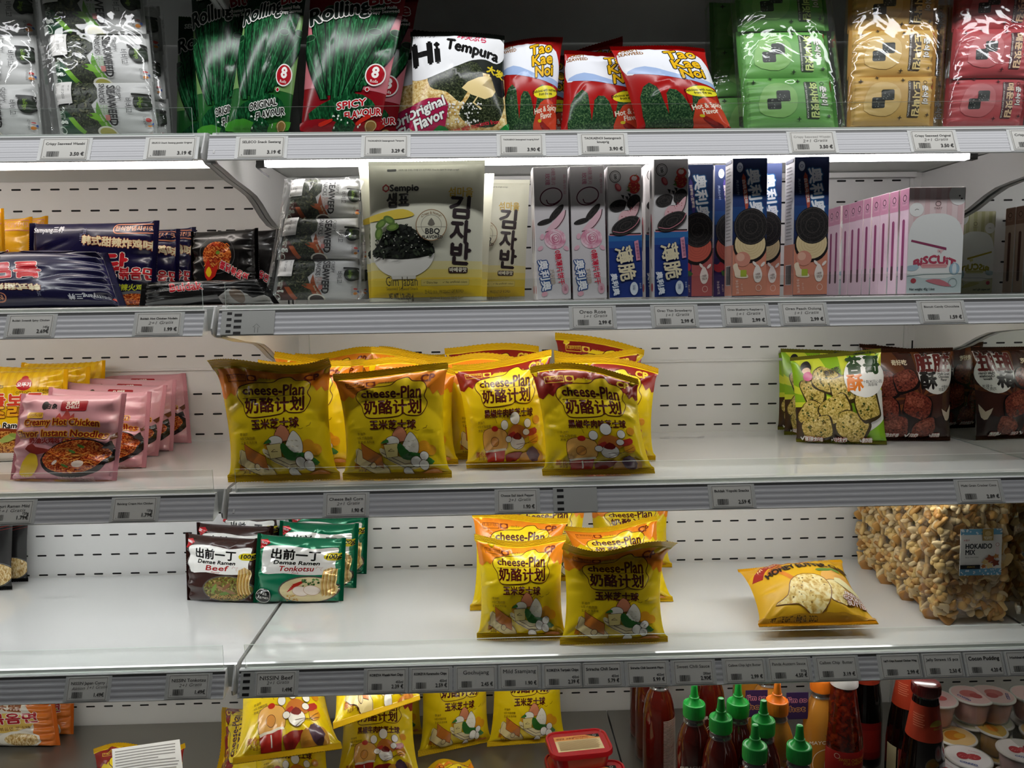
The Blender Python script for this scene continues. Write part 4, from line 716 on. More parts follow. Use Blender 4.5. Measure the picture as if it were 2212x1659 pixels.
for i, X in enumerate((0, 1.25)):
    mb = MB(); mb.box(X-.033, YB-.0016, -.9, X-.0315, YB, .8, LIP); mb.box(X+.0305, YB-.0016, -.9, X+.032, YB, .8, LIP)
    xr = X if i == 0 else X-.013
    mb.box(xr-.012, YB-.006, -.9, xr+.010, YB, .8, BRK)
    for k in range(34):
        z = .79-k*.05; mb.box(xr-.0055, YB-.0064, z, xr-.0025, YB-.0059, z+.02, BLACK)
        if i == 0: mb.box(xr+.0025, YB-.0064, z, xr+.0055, YB-.0059, z+.02, BLACK)
    u = mb.build('upright_post', smooth=False); tag(u, 'white slotted upright post between the two shelf bays' if i == 0 else 'white slotted upright post beside the mirrored end panel', 'post', 'slotted uprights')
def rail_profile(z):
    pts = [(0, -.0066), (-.0085, -.0060), (-.0097, -.0074), (-.0090, -.0086), (-.0103, -.0116)]; mats = [RAILW, RAILW, RAILW, RAILD]
    a, b = np.array([-.0106, -.0117]), np.array([-.0236, -.0414]); nn = np.array([-.915, .403])*.00035
    for i in range(17): p = a+(b-a)*i/16; pts.append(tuple(p+(nn if i % 4 in (0, 1) else 0*nn))); mats.append(RAILM)
    pts += [(-.0246, -.0424), (-.0240, -.0436), (-.0215, -.0436), (0, -.0400)]; mats += [RAILW, RAILW, RAILW, RAILM, RAILM]
    return [(y, z+q) for y, q in pts], mats[:len(pts)]
BRP = [(-.003, -.002), (-.006, -.008), (-.021, -.033), (-.019, -.041), (-.006, -.046), (.03, -.050), (.07, -.056), (.134, -.0615), (.17, -.066), (.2, -.075), (.245, -.093), (.285, -.1035), (.33, -.106), (.36, -.112), (.397, -.128), (.397, -.006), (.02, -.006)]
def bracket(parent, X, out, z):
    m = MB(); P = [(y, z+q) for y, q in BRP]; t = .0022
    m.extrude_x(P, X, X+t*out, BRK) if out > 0 else m.extrude_x(P, X+t*out, X, BRK)
    for (y0, z0), (y1, z1) in zip(P[4:14], P[5:15]): # flange folded outwards along the lower edge
        v = [(X, y0, z0), (X, y1, z1), (X+.0085*out, y1, z1), (X+.0085*out, y0, z0)]; w_ = [(a, b, c+.002) for a, b, c in v]
        m.add(v+w_, [(0, 1, 2, 3), (7, 6, 5, 4), (2, 1, 5, 6), (0, 3, 7, 4), (3, 2, 6, 7)], BRK)
    return m.build('bracket', parent, smooth=False)
for bay, (x0, x1) in enumerate(((-1.25, -.004), (.0, 1.2485))):
    bn = ('left', 'right')[bay]
    for lv in (0, 1, 2, 3, 4):
        z = .492 if lv == 0 else ZS[lv]
        t = thing('store_shelf', f'{LBL[lv]} white shelf board with price rail in the {bn} bay', 'shelf', 'shelves of the gondola', Matrix.Identity(4))
        m = MB()
        m.extrude_x([(.3985, z), (.014, z), (.004, z-.0007), (.0008, z-.0022), (0, z-.0055), (0, z-.037), (.012, z-.037), (.012, z-.0045), (.3985, z-.0045)], x0+.0015, x1-.0015, [WHITE, WHITE, WHITE, LIP, LIP, LIP, LIP, LIP, LIP])
        m.build('shelf_board', t, smooth=False)
        m = MB(); P, mm = rail_profile(z); m.extrude_x(P, (x0+.002 if bay == 0 else .001), (-.0195 if bay == 0 else x1-.003), mm); m.build('price_rail', t, smooth=False)
        if bay == 0: bracket(t, x0+.006, 1, z); bracket(t, -.0085, 1, z)
        else: bracket(t, .0105, -1, z); bracket(t, 1.2375, 1, z)
        if lv:
            m = MB(); fx0, fx1 = (x0+.006, -.023) if bay == 0 else (.0095, x1-.006)
            y0, y1, za, zb = -.0062, -.0042, z-.0058, z+(.0318, .0318, .0315, .0285, .0315)[lv]
            m.add([(x, y, q) for q in (za, zb) for y in (y0, y1) for x in (fx0, fx1)], [(0, 1, 5, 4), (2, 6, 7, 3), (4, 5, 7, 6), (0, 2, 3, 1), (0, 4, 6, 2), (1, 3, 7, 5)], [ACR, ACR, ACRE, ACRE, ACRE, ACRE])
            f = m.build('acrylic_riser', smooth=False); tag(f, f'clear acrylic riser along the front of the {LBL[lv]} shelf in the {bn} bay', 'shelf riser', 'clear acrylic risers')
            tx0, tx1 = (x0+.05, -.013) if bay == 0 else (.056, 1.123)
            o = thing('light_tube', f'glowing white light tube under the front of the {LBL[lv]} shelf, {bn} bay', 'lamp', 'light tubes under the shelves', Matrix.Translation((tx0, .065, z-(.0315 if lv == 1 else .0285))))
            m = MB(); m.lathe([(.0001, 0), (.006, 0), (.0075, .003), (.0075, tx1-tx0-.003), (.006, tx1-tx0), (.0001, tx1-tx0)], emit('tube_glow', TUBE[bay, lv][0], TUBE_POWER*TUBE[bay, lv][1]), 16); m.build('glass_tube', o).rotation_euler = (0, PI/2, 0)
            for xx in (-.012, tx1-tx0):
                if bay == 0 and xx > 0: continue
                m = MB(); m.box(xx, -.007, -.007, xx+.012, .007, .009, BPL); m.box(xx+.002, -.003, .006, xx+.010, .003, .0268 if lv == 1 else .0238, BPL); m.build('end_cap', o, smooth=False)
            if bay == 1:
                m = MB()
                for k, c in enumerate(('#141312', '#1a1816')):
                    p = [(-.012, k*.004-.002, 0), (-.016, .004+k*.004, -.006), (-.010, .012+k*.004, -.013), (-.002, .018+k*.003, -.019)]
                    for (a, b, c_), (d, e, f_) in zip(p[:-1], p[1:]): m.add([(a, b, c_), (a, b, c_+.003), (d, e, f_+.003), (d, e, f_), (a, b+.003, c_), (a, b+.003, c_+.003), (d, e+.003, f_+.003), (d, e+.003, f_)], [(0, 1, 2, 3), (7, 6, 5, 4), (0, 3, 7, 4), (1, 5, 6, 2)], BPL)
                m.build('cable', o, smooth=False)
for i, (x0, x1) in enumerate(((-.96, -.632), (-.63, -.002), (0, .6165), (.6185, 1.2485))):
    m = MB(); m.box(x0, -.10, -.868, x1-.001, .401, -.856, STEEL); m.box(x0, -.10, -1.0, x1-.001, -.094, -.868, STEEL)
    d = m.build('base_deck', smooth=False); tag(d, ('grey steel base deck plate at the far left edge', 'grey steel base deck plate under the orange noodle packs', 'grey steel base deck plate under the pile of yellow bags', 'grey steel base deck plate under the sauce bottles')[i], 'base deck', 'steel base deck plates')
m = MB(); m.box(.03, .372, .2275, 1.215, .380, .2365, BRK); tag(m.build('cross_bar', smooth=False), 'white cross bar along the back wall under the top shelf', 'bar')
# ------------------------------------------------------------------ price tags
SLEEVE = plain('tag_sleeve', '#cfd0cc', .25); INK = '#34322f'; HAND = '#6d6a66'; CARD = '#dcdad2'
def rail_frame(px, row):
    yr = {1: (318, 308), 2: (702, 670), 3: (1098, 1065), 4: (1480, 1440)}[row]; yy = yr[0]+(yr[1]-yr[0])*px/2212
    z = ZS[row]; up = np.array([0, .013, .029]); up /= np.linalg.norm(up); X = aty(px, yy, -.017)[0]
    n = np.cross(up, (1, 0, 0)); o = np.array([X, -.0164, z-.0258])-n*.0012
    return Matrix(((1, n[0], up[0], o[0]), (0, n[1], up[1], o[1]), (0, n[2], up[2], o[2]), (0, 0, 0, 1)))
def flat_art(mb_, A, w, x0=0, z0=0, y=0):
    s = w/100; put_art(mb_, A, lambda a, b, o: np.stack([x0+a*s, np.full_like(a, y)-o*.6, z0+b*s], 1))
def price_tag(row, pl, pr, title, price, label, tsz=8.5, bold=.15, extra=None, hand=None, fit=84, tink=INK):
    A = Art(52, CARD, 'paper')
    for a in ((2, 2, 98, 2.9), (2, 49.1, 98, 50), (2, 2, 2.9, 50), (97.1, 2, 98, 50)): A.rect(*a, '#77746f')
    L = title.split('\n')
    for i, t in enumerate(L): A.text(t, 50, 40-i*9.5 if len(L) > 1 else 38.5, tsz, tink, bold=bold, fit=fit if i == 0 and fit else None)
    if hand: A.text(hand, 56, 28.5, 10, HAND, shear=.3, fit=56 if len(hand) < 13 else 88, rot=2)
    if extra: A.text(extra, 93, 22.5 if not hand else 22, 7.6, INK, bold=.15, ax='RIGHT')
    x = 13; ws = (1.1, .7, 1.6, .6, 2.6, .7, 2.4, 2.2, .6, 1.5, .6, .8, .6, 1.2, .5, .5, .9)
    for k, q in enumerate(ws): A.rect(x, 6.5, x+q*.75, 20, INK); x += q*.75+.75
    A.ell(9, 6.5, .8, .8, INK, n=8); A.text(price, 94, 12.5, 11.5, INK, bold=.3, ax='RIGHT')
    mw = rail_frame((pl+pr)/2, row); wd = abs(rail_frame(pr, row)[0][3]-rail_frame(pl, row)[0][3]); hh = .0335
    m = MB(); m.box(-wd/2, -.0006, -hh/2, wd/2, .0, hh/2, M(CARD, 'paper')); s = hh/52
    put_art(m, A, lambda a, b, o: np.stack([(a/100-.5)*wd, -.0006-o*.5, b*s-hh/2], 1))
    t = thing('price_tag', label, 'price tag', 'price tags on the rails', mw); m.build('paper_card', t, smooth=False)
    m = MB(); m.box(-wd/2-.0045, .0001, -hh/2-.001, wd/2+.0045, .0008, hh/2+.0012, SLEEVE); m.build('clear_holder', t, smooth=False)
def marker_card(row, pl, pr, cols, label, arrow=False):
    mw = rail_frame((pl+pr)/2, row); wd = abs(rail_frame(pr, row)[0][3]-rail_frame(pl, row)[0][3]); hh = .036
    A = Art(100*hh/wd, '#b9bab4', 'paper')
    for xc, w_, ph in cols:
        for k in range(4): y = A.h*(.93-ph-k*.255); A.rect(xc, y-A.h*.115, xc+w_, y, '#191816')
    if arrow: A.line([(64, 3), (64, 14), (60, 14), (67, 21), (74, 14), (70, 14), (70, 3)], .5, '#4a4844')
    m = MB(); m.box(-wd/2, -.0005, -hh/2, wd/2, 0, hh/2, M('#b9bab4', 'paper')); put_art(m, A, lambda a, b, o: np.stack([(a/100-.5)*wd, -.0005-o*.5, b/A.h*hh-hh/2], 1))
    o = m.build('marker_card', smooth=False, mw=mw); tag(o, label, 'card')
for a in (
 (1, 90, 190, 'Crispy Seaweed Wasabi', '3.50 €', 'price tag marked 3.50 € under the white seaweed packs at the left'),
 (1, 319, 422, 'SELECO Snack Seetang gesalzt Original', '3.19 €', 'price tag marked 3.19 € at the right end of the upper left rail', 5, .12),
 (1, 515, 614, 'SELECO Snack Seetang', '3.19 €', 'price tag marked 3.19 € under the green seaweed roll bags'),
 (1, 787, 880, 'TAOKAENOI Seetangsnack Tempura', '3.29 €', 'price tag marked 3.29 € on the upper rail', 5.4, .12),
 (1, 1080, 1172, 'TAOKAENOI Seetangsnack knusprig Scharf', '3.90 €', 'price tag marked 3.90 € with one line of small print on the upper rail', 5, .1),
 (1, 1255, 1350, 'TAOKAENOI Seetangsnack\nknusprig', '3.90 €', 'price tag marked 3.90 € with two title lines on the upper rail', 8, .15),
 (1, 1708, 1802, 'Crispy Seaweed Wasabi', '3.50 €', 'faded price tag marked 3.50 € under the green seaweed packs', 7.5, 0, None, '2+1 Gratis', 84, '#9a9792'),
 (1, 1970, 2062, 'Crispy Seaweed Original', '3.50 €', 'price tag marked 3.50 € under the yellow seaweed packs', 7.5, .15, None, '2+1 Gratis'),
 (1, 2185, 2280, 'Crispy Seaweed Hot', '3.50 €', 'price tag cut off by the right photo edge on the upper rail'),
 (2, 18, 114, 'Buldak Sweet& Spicy Chicken', '2.69€', 'price tag marked 2.69€ on the second left rail', 6.4, .12, '145g'),
 (2, 295, 390, 'Buldak Hot Chicken Nudeln', '1.99 €', 'price tag marked 1.99 € with a handwritten offer', 6.8, .25, None, '2+1 Gratis'),
 (2, 1236, 1325, 'Oreo Rose', '2.99 €', 'price tag marked 2.99 € under the two rose wafer cartons', 12, .1, None, '1+1 Gratis', 64),
 (2, 1413, 1502, 'Oreo Thin Strawberry', '2.99 €', 'price tag marked 2.99 € under the strawberry wafer carton', 8, .1, None, '1+1 Gratis'),
 (2, 1565, 1656, 'Oreo Blueberry Raspberry', '2.99 €', 'price tag marked 2.99 € under the left peach wafer carton', 7, .1, None, '1+1 Gratis'),
 (2, 1690, 1782, 'Oreo Peach Oolong', '2.99 €', 'price tag marked 2.99 € under the rightmost dark blue carton', 8.5, .1, None, '1+1 Gratis'),
 (2, 1990, 2080, 'Biscuit Candy Chocolate', '1.59 €', 'price tag marked 1.59 € under the pink biscuit cartons', 7, .1),
 (3, -30, 70, 'Neoguri Ramen Mild', '1.79€', 'price tag marked 1.79€ cut off by the left photo edge', 9, .15, '120g', '1+1 Gratis'),
 (3, 245, 337, 'Baixiang Cream Hot Chicken', '1.79€', 'price tag marked 1.79€ right of the pink noodle packs', 6.8, .12, '120g'),
 (3, 704, 791, 'Cheese Ball Corn', '1.90 €', 'price tag marked 1.90 € under the yellow corn snack bags of the third shelf', 9.5, .12, None, '2+1 Gratis'),
 (3, 1075, 1160, 'Cheese Ball black Pepper', '1.90 €', 'price tag marked 1.90 € left of the squared marker card on the third rail', 7.6, .12, None, '2+1 Gratis'),
 (3, 1537, 1625, 'Buldak Yopoki Snacks', '2.59 €', 'price tag marked 2.59 € on the third rail', 8, .25),
 (3, 2070, 2160, 'Multi Grain Cracker Coco', '2.89 €', 'price tag marked 2.89 € on the third rail at the right', 7.4, .08),
 (4, 145, 232, 'NISSIN Japan Curry', '1.49€', 'price tag marked 1.49€ with a wide handwritten offer on the lower left rail', 9, .12, None, 'Aktion 1+1 Gratis'),
 (4, 363, 450, 'NISSIN Tonkotsu', '1.49€', 'price tag marked 1.49€ near the right end of the lower left rail', 10, .12, None, '2+1 Gratis'),
 (4, 553, 638, 'NISSIN Beef', '1.49€', 'price tag marked 1.49€ at the left end of the lower right rail', 12.5, .12, None, '2+1 Gratis'),
 (4, 792, 877, 'KOIKEYA Wasabi Nori Chips', '2.39 €', 'price tag marked 2.39 € and 455ml, left of the 2.59 € tag', 7.4, .3, '455ml'),
 (4, 888, 971, 'KOIKEYA Karamucho Chips', '2.59 €', 'price tag marked 2.59 € on the lowest rail', 7.4, .3, '455ml'),
 (4, 986, 1070, 'Gochujang', '2.45 €', 'price tag marked 2.45 € on the lowest rail', 12, .05, None, None, 66),
 (4, 1080, 1164, 'Mild Ssamjang', '1.90 €', 'price tag marked 1.90 € on the lowest rail', 12, .05),
 (4, 1175, 1256, 'KOIKEYA Teriyaki Chips', '2.39 €', 'price tag marked 2.39 € and 455ml, left of the 5.79 € tag', 8, .3, '455ml'),
 (4, 1260, 1342, 'Sriracha Chili Sauce', '5.79 €', 'price tag marked 5.79 € on the lowest rail', 9, .3, '455ml'),
 (4, 1356, 1440, 'Sriracha Chili Saucemit Mayo', '5.99 €', 'price tag marked 5.99 € on the lowest rail', 6.6, .3, '455ml'),
 (4, 1456, 1540, 'Sweet Chili Sauce', '2.90€', 'price tag marked 2.90€ on the lowest rail', 10, .05, '290ml'),
 (4, 1567, 1651, 'Calbee Chip light Butter', '2.99 €', 'price tag marked 2.99 € above the orange capped bottles', 8, .05),
 (4, 1662, 1747, 'Panda Austern Sauce', '4.50 €', 'price tag marked 4.50 € on the lowest rail', 9, .05, '510g'),
 (4, 1764, 1850, 'Calbee Chip  Butter', '3.19 €', 'price tag marked 3.19 € on the lowest rail', 9, .05),
 (4, 1903, 1987, "Lay'S Chips Roasted Chicken Wing", '2.99 €', 'price tag marked 2.99 € above the dark sauce bottles', 6, .3),
 (4, 1995, 2077, 'Jelly Straws 15 pcs', '2.50 €', 'price tag marked 2.50 € on the lowest rail', 8.6, .2),
 (4, 2086, 2165, 'Cocon Pudding', '4.20 €', 'price tag marked 4.20 € on the lowest rail', 12, .45),
 (4, 2175, 2260, 'Hokkaido Reis Mix', '4.20 €', 'price tag cut off by the right photo edge on the lowest rail', 7, .3)): price_tag(*a)
marker_card(2, 478, 593, ((10, 9, -.02), (24, 14, .05)), 'grey card with two columns of black squares on the second rail', True)
marker_card(3, 1195, 1290, ((9, 15, -.02),), 'grey card with one column of black squares on the third rail')
marker_card(4, 519, 549, ((18, 50, 0.0),), 'grey card with one column of black squares on the lowest rail')
# ------------------------------------------------------------------ goods
def corner(px, py, z): return atz(px, py, z)
def Q(z, TL, TR, BR, BL, Y=None, lean=.03, yb=None, dy=0, minY=.02):
    """four corners of a pack from where it stands: bottom on the shelf at height z, top leaning back"""
    if Y is None:
        B = [atz(BL[0], BL[1], z+.0012), atz(BR[0], BR[1], z+.0012)]
        for b in B: b[1] = max(b[1]+dy, minY)
    else:
        B = []
        for p in (BL, BR):
            x = p[0] if isinstance(p, tuple) else p; b = aty(x, p[1] if isinstance(p, tuple) else yb, Y); b[2] = z+.0012; B.append(b)
    T = [aty(TL[0], TL[1], B[0][1]+lean), aty(TR[0], TR[1], B[1][1]+lean)]
    return B[0], B[1], T[1], T[0]
def pack(k, quad, label, group=None, name='snack_bag', cat='snack bag', **o):
    mw, loc = frame(*quad); t = thing(name, label, cat, group, mw)
    soft(t, art(k) if k else None, loc, **o); return t
CH = dict(T=.062, seal=.062, pinch=.125, sealcol='#d9b41a', cr=16, am=.0028, pleat=.0032, wave=.010, dip=.007)
GC, GP = 'yellow cheese ball bags on the third shelf', 'yellow cheese ball bags on the fourth shelf'
Z1, Z2, Z3, Z4, Z5 = (ZS[i] for i in (1, 2, 3, 4, 5))
# third shelf: yellow bags, front to back
for k, q, lab, o in (
 ('cheese:corn', ((462, 796), (716, 770), (735, 1036), (488, 1046)), 'orange-topped yellow snack bag, leftmost in the front row on the third shelf', dict(curl=-.2, dip=.010)),
 ('cheese:corn', ((718, 797), (968, 790), (976, 1034), (738, 1041)), 'orange-topped yellow snack bag, second in the front row on the third shelf', {}),
 ('cheese:pepper', ((976, 780), (1192, 762), (1190, 1008), (1008, 1013)), 'red-topped yellow snack bag, third from the left in the front row', dict(lean=.035)),
 ('cheese:pepper', ((1145, 797), (1378, 806), (1418, 1026), (1173, 1031)), 'red-topped yellow snack bag with folded top corner, right end of the front row', dict(dip=.012))):
    kw = {**CH, **{a: b for a, b in o.items() if a != 'lean'}}
    pack(k, Q(Z3, *q, lean=o.get('lean', .03), minY=.026), lab, GC, **kw)
for k, TL, TR, BR, BL, Y, lean, lab in (
 ('cheese:corn', (554, 768), (757, 786), 765, 560, .118, .03, 'orange-topped yellow bag directly behind the leftmost front bag'),
 ('cheese:corn', (785, 770), (985, 790), 990, 800, .118, .03, 'orange-topped yellow bag directly behind the second front bag'),
 ('cheese:pepper', (1198, 760), (1425, 796), 1416, 1210, .115, .025, 'red-topped yellow bag directly behind the right end front bag'),
 ('cheese:corn', (590, 765), (790, 771), 785, 600, .195, .03, 'orange-topped yellow bag in the third row behind the leftmost front bag'),
 ('cheese:corn', (802, 757), (1000, 763), 1000, 815, .195, .03, 'orange-topped yellow bag in the third row behind the second front bag'),
 ('cheese:corn', (950, 772), (1140, 768), 1150, 975, .160, .02, 'orange-topped yellow bag showing between the second and third front bags'),
 ('cheese:pepper', (1197, 757), (1376, 758), 1385, 1215, .205, .03, 'red-topped yellow bag in the third row behind the right end bag'),
 ('cheese:corn', (640, 756), (815, 757), 805, 645, .285, .03, 'orange-topped yellow bag at the back left by the wall'),
 ('cheese:corn', (818, 755), (960, 757), 985, 820, .275, .03, 'orange-topped yellow bag at the back middle by the wall'),
 ('cheese:pepper', (960, 744), (1165, 750), 1165, 985, .26, .03, 'red-topped yellow bag at the back behind the third front bag'),
 ('cheese:pepper', (1200, 718), (1390, 757), 1375, 1200, .29, .04, 'tallest red-topped yellow bag, back right by the wall')):
    pack(k, Q(Z3, TL, TR, BR, BL, Y=Y, lean=lean, yb=1000), lab, GC, **{**CH, 'T': .055, 'hi': 0})
# fourth shelf: yellow bags
for k, q, Y, lab, *o in (
 ('cheese:corn', ((1025, 1157), (1222, 1162), (1225, 1381), (1030, 1382)), None, 'yellow corn snack bag, front left of the stack on the fourth shelf'),
 ('cheese:corn', ((1208, 1165), (1437, 1186), (1450, 1401), (1210, 1396)), None, 'yellow corn snack bag, nearest on the fourth shelf with folded dark top edge', dict(curl=-.45, dip=.012)),
 ('cheese:corn', ((1020, 1113), (1226, 1110), (1205, 1312), (1015, 1320)), None, 'yellow corn snack bag, middle left of the fourth shelf stack'),
 ('cheese:corn', ((1215, 1137), (1420, 1120), (1455, 1300), (1262, 1302)), None, 'yellow corn snack bag, middle right of the fourth shelf stack'),
 ('cheese:corn', ((1080, 1070), (1272, 1072), (1262, 1255), (1080, 1258)), None, 'yellow corn snack bag, back left of the fourth shelf stack'),
 ('cheese:corn', ((1262, 1076), (1448, 1080), (1452, 1226), (1285, 1226)), None, 'yellow corn snack bag, back right of the fourth shelf stack')):
    pack(k, Q(Z4, *q, lean=.045, minY=.03), lab, GP, **{**CH, 'T': .056, **(o[0] if o else {})})
# noodle packs
NP = dict(axis='u', T=.040, seal=.045, pu=5.0, qu=.55, pe=.30, g=1.0, pinch=.03, back=.8, cr=22, am=.0030, pleat=.0045, wave=.0, dip=.0)
G = 'brown and green noodle packs on the fourth shelf'
for k, q, lab, o in (
 ('demae:beef', ((400, 1150), (560, 1163), (556, 1300), (404, 1296)), 'dark brown noodle pack in front with white banner on the fourth shelf', dict(T=.04)),
 ('demae:tonk', ((556, 1152), (748, 1162), (742, 1298), (546, 1302)), 'green noodle pack in front with white banner on the fourth shelf', {}),
 ('demae:beef', ((424, 1128), (592, 1136), (586, 1262), (430, 1262)), 'dark brown noodle pack standing right behind the front brown one', {}),
 ('demae:tonk', ((604, 1124), (776, 1130), (770, 1270), (598, 1272)), 'green noodle pack standing right behind the front green one', {}),
 ('demae:beef', ((484, 1096), (604, 1104), (606, 1238), (470, 1238)), 'dark brown noodle pack at the back under the shelf joint', {}),
 ('demae:tonk', ((620, 1104), (796, 1108), (792, 1240), (640, 1242)), 'green noodle pack at the back of the fourth shelf', {})):
    pack(k, Q(Z4, *q, lean=.02), lab, G, 'noodle_pack', 'noodle pack', **{**NP, 'sealcol': art(k).base, **o})
G = 'pink noodle packs on the third shelf'
for i, (TL, TR, BR, BL) in enumerate((((46, 850), (274, 850), (252, 1038), (22, 1036)), ((105, 836), (328, 846), (316, 1010), (92, 1012)), ((140, 824), (362, 832), (342, 985), (128, 987)), ((156, 812), (382, 820), (374, 974), (165, 974)), ((190, 804), (402, 806), (414, 957), (205, 958)))):
    pack('pink', Q(Z3, TL, TR, BR, BL, lean=.03), 'pink noodle pack '+('in the very front beside the yellow packs', 'second from the front in the pink row', 'in the middle of the pink row', 'second from the back in the pink row', 'at the back of the pink row by the wall')[i], G, 'noodle_pack', 'noodle pack', **{**NP, 'T': .036 if i else .042, 'hi': 1 if i < 2 else 0})
G = 'bright yellow noodle packs on the third shelf'
for i, (TL, TR, BRx, BLx, Y) in enumerate((((-95, 800), (148, 797), 138, -105, .235), ((-40, 788), (196, 792), 186, -50, .29), ((46, 783), (228, 778), 224, 20, .335))):
    pack('ottogi', Q(Z3, TL, TR, BRx, BLx, Y=Y, lean=.02, yb=990), 'bright yellow noodle pack '+('in front with red badge, cut by the left photo edge', 'in the middle, mostly hidden behind the front yellow one', 'at the back by the wall, only its top showing')[i], G, 'noodle_pack', 'noodle pack', **{**NP, 'T': .036, 'hi': 1 if i == 0 else 0})
# second shelf, left bay
G = 'noodle packs of the second left shelf'
def row2(k, TL, TR, BRx, BLx, Y, lab, lean=.02, **o): pack(k, Q(Z2, TL, TR, BRx, BLx, Y=Y, lean=lean, yb=655), lab, G, 'noodle_pack', 'noodle pack', **{**NP, **o})
row2('sam:purple', (63, 482), (345, 476), 335, 60, .12, 'dark purple noodle pack standing upright on the second left shelf', .015)
row2('sam:purple', (165, 500), (390, 494), 385, 160, .175, 'dark purple noodle pack right behind the upright purple one', hi=0)
row2('sam:purple', (200, 498), (424, 490), 416, 195, .225, 'dark purple noodle pack furthest back beside the black packs', hi=0)
row2('buldak', (412, 500), (558, 492), 562, 414, .125, 'black noodle pack with red noodle picture standing in the left bay', T=.04)
row2('buldak', (470, 498), (604, 494), 600, 470, .19, 'black noodle pack half hidden behind the shelf bracket', T=.035, hi=0)
row2('sam:yellow', (-130, 452), (8, 450), 15, -130, .10, 'orange-yellow noodle pack in front, cut by the left photo edge', hi=0)
row2('sam:yellow', (-90, 472), (70, 468), 66, -95, .18, 'orange-yellow noodle pack behind, beside the purple pack', hi=0)
row2('sam:yellow', (-60, 474), (104, 466), 100, -60, .25, 'orange-yellow noodle pack whose corner peeks above the purple pack', hi=0)
qf = Q(Z2, (-75, 550), (232, 546), 272, -88, Y=.036, lean=.045, yb=655)
t = thing('noodle_pack', 'dark purple noodle pack lying on its side in front, printed upside down', 'noodle pack', G, frame(*qf)[0])
soft(t, art('sam:purple'), [frame(*qf)[1][i] for i in (2, 3, 0, 1)], **{**NP, 'T': .044, 'pinch': .0})
row2('blow', (306, 612), (566, 602), 604, 300, .034, 'black noodle pack lying flat in front of the standing black ones', .012, T=.034, pu=3)
# second shelf, right bay: pouches
PO = dict(T=.030, seal=.03, pinch=.012, pu=2.2, pe=.5, g=.8, cr=7, am=.0012, pleat=.0008, wave=.003, rib=0, back=.5)
G = 'matt cream seaweed pouches'
for TL, TR, BRx, BLx, Y, lean, lab, hi in (((795, 348), (1048, 346), 1041, 802, .020, .014, 'large cream and yellow pouch with bowl of dark seaweed in front', 1), ((774, 358), (1030, 352), 1038, 798, .056, .014, 'cream pouch right behind the large front pouch, left edge showing', 0),
   ((826, 376), (1068, 373), 1051, 820, .092, .02, 'cream pouch with rounded corner showing at the right of the front pouch', 0), ((930, 386), (1145, 387), 1133, 934, .168, .02, 'cream pouch standing apart beside the white rose cartons', 1)):
    pack('sempio', Q(Z2, TL, TR, BRx, BLx, Y=Y, lean=lean, yb=652), lab, G, 'stand_up_pouch', 'pouch', **{**PO, 'hi': hi})
# film wrapped seaweed multipacks
def multipack(k, quad, label, group, n=3, hi=1, tilt=0, h=None, seed=1):
    mw, loc = frame(*quad); t = thing('seaweed_multipack', label, 'snack multipack', group, mw); bl, br, tr, tl = [np.array(p) for p in loc]
    for i in range(n):
        f0, f1 = .03+i*.94/n, .03+(i+1)*.94/n+.015
        L0, R0, L1, R1 = bl+(tl-bl)*f0, br+(tr-br)*f0, bl+(tl-bl)*f1, br+(tr-br)*f1
        a = .05; off = np.array([0, .004*((i*7+seed) % 3)-.003, 0])
        c = [L0+(R0-L0)*a+off, R0-(R0-L0)*.045+off, R1-(R1-L1)*.045+off, L1+(R1-L1)*a+off]
        e = bpy.data.objects.new('snack_pack', None); e.empty_display_size = .01; COL.objects.link(e); e.parent = t
        soft(e, art(k), c, T=.026, axis='u', seal=.045, pu=4, qu=.6, pe=.35, g=1, pinch=.02, back=.8, cr=7, am=.0014, pleat=.0016, wave=0, hi=hi, name='tray_wrapper', fin='satin')
    soft(t, None, [bl+(0, -.004, 0), br+(0, -.004, 0), tr+(0, -.004, 0), tl+(0, -.004, 0)], T=.052, axis='v', seal=.02, pu=4, qu=.5, pe=.25, g=1, pinch=.0, back=.8, cr=20, am=.004, pleat=.004, wave=.004, hi=1, film=FILM, rib=0, name='film_wrapper', seed=seed+40)
    return t
def QB(z, TL, TR, BRx, BLx, Y, lean, yb): return Q(z, TL, TR, BRx, BLx, Y=Y, lean=lean, yb=yb)
G = 'film wrapped seaweed multipacks'
multipack('sw:beef', QB(Z2, (620, 385), (792, 383), 788, 572, .045, .035, 655), 'film wrapped stack of three white and brown seaweed packs beside the cream pouches', G, seed=2)
multipack('sw:beef', QB(Z2, (650, 402), (806, 398), 806, 640, .125, .02, 655), 'film wrapped brown seaweed stack right behind the one beside the cream pouches', G, hi=0, seed=3)
multipack('sw:wasabi', QB(Z1, (70, -42), (318, -42), 352, 116, .045, .02, 285), 'film wrapped stack of white and green seaweed packs at the upper left', G, seed=4)
multipack('sw:wasabi', QB(Z1, (128, 8), (354, 8), 378, 150, .135, .02, 285), 'film wrapped white seaweed stack behind the one at the upper left', G, hi=0, seed=5)
multipack('sw:beef', QB(Z1, (-150, -38), (80, -38), 104, -128, .06, .02, 285), 'film wrapped white seaweed stack cut off by the upper left photo edge', G, seed=6)
multipack('choon:green', QB(Z1, (1572, -42), (1786, -44), 1824, 1596, .045, .03, 285), 'film wrapped stack of light green seaweed packs in front on the top shelf', G, seed=7)
multipack('choon:green', QB(Z1, (1520, 0), (1760, 0), 1790, 1525, .16, .02, 285), 'film wrapped green seaweed stack in the shade behind the front green one', G, hi=0, seed=8)
multipack('choon:yellow', QB(Z1, (1826, -42), (2044, -44), 2022, 1816, .045, .02, 280), 'film wrapped stack of mustard yellow seaweed packs on the top shelf', G, seed=9)
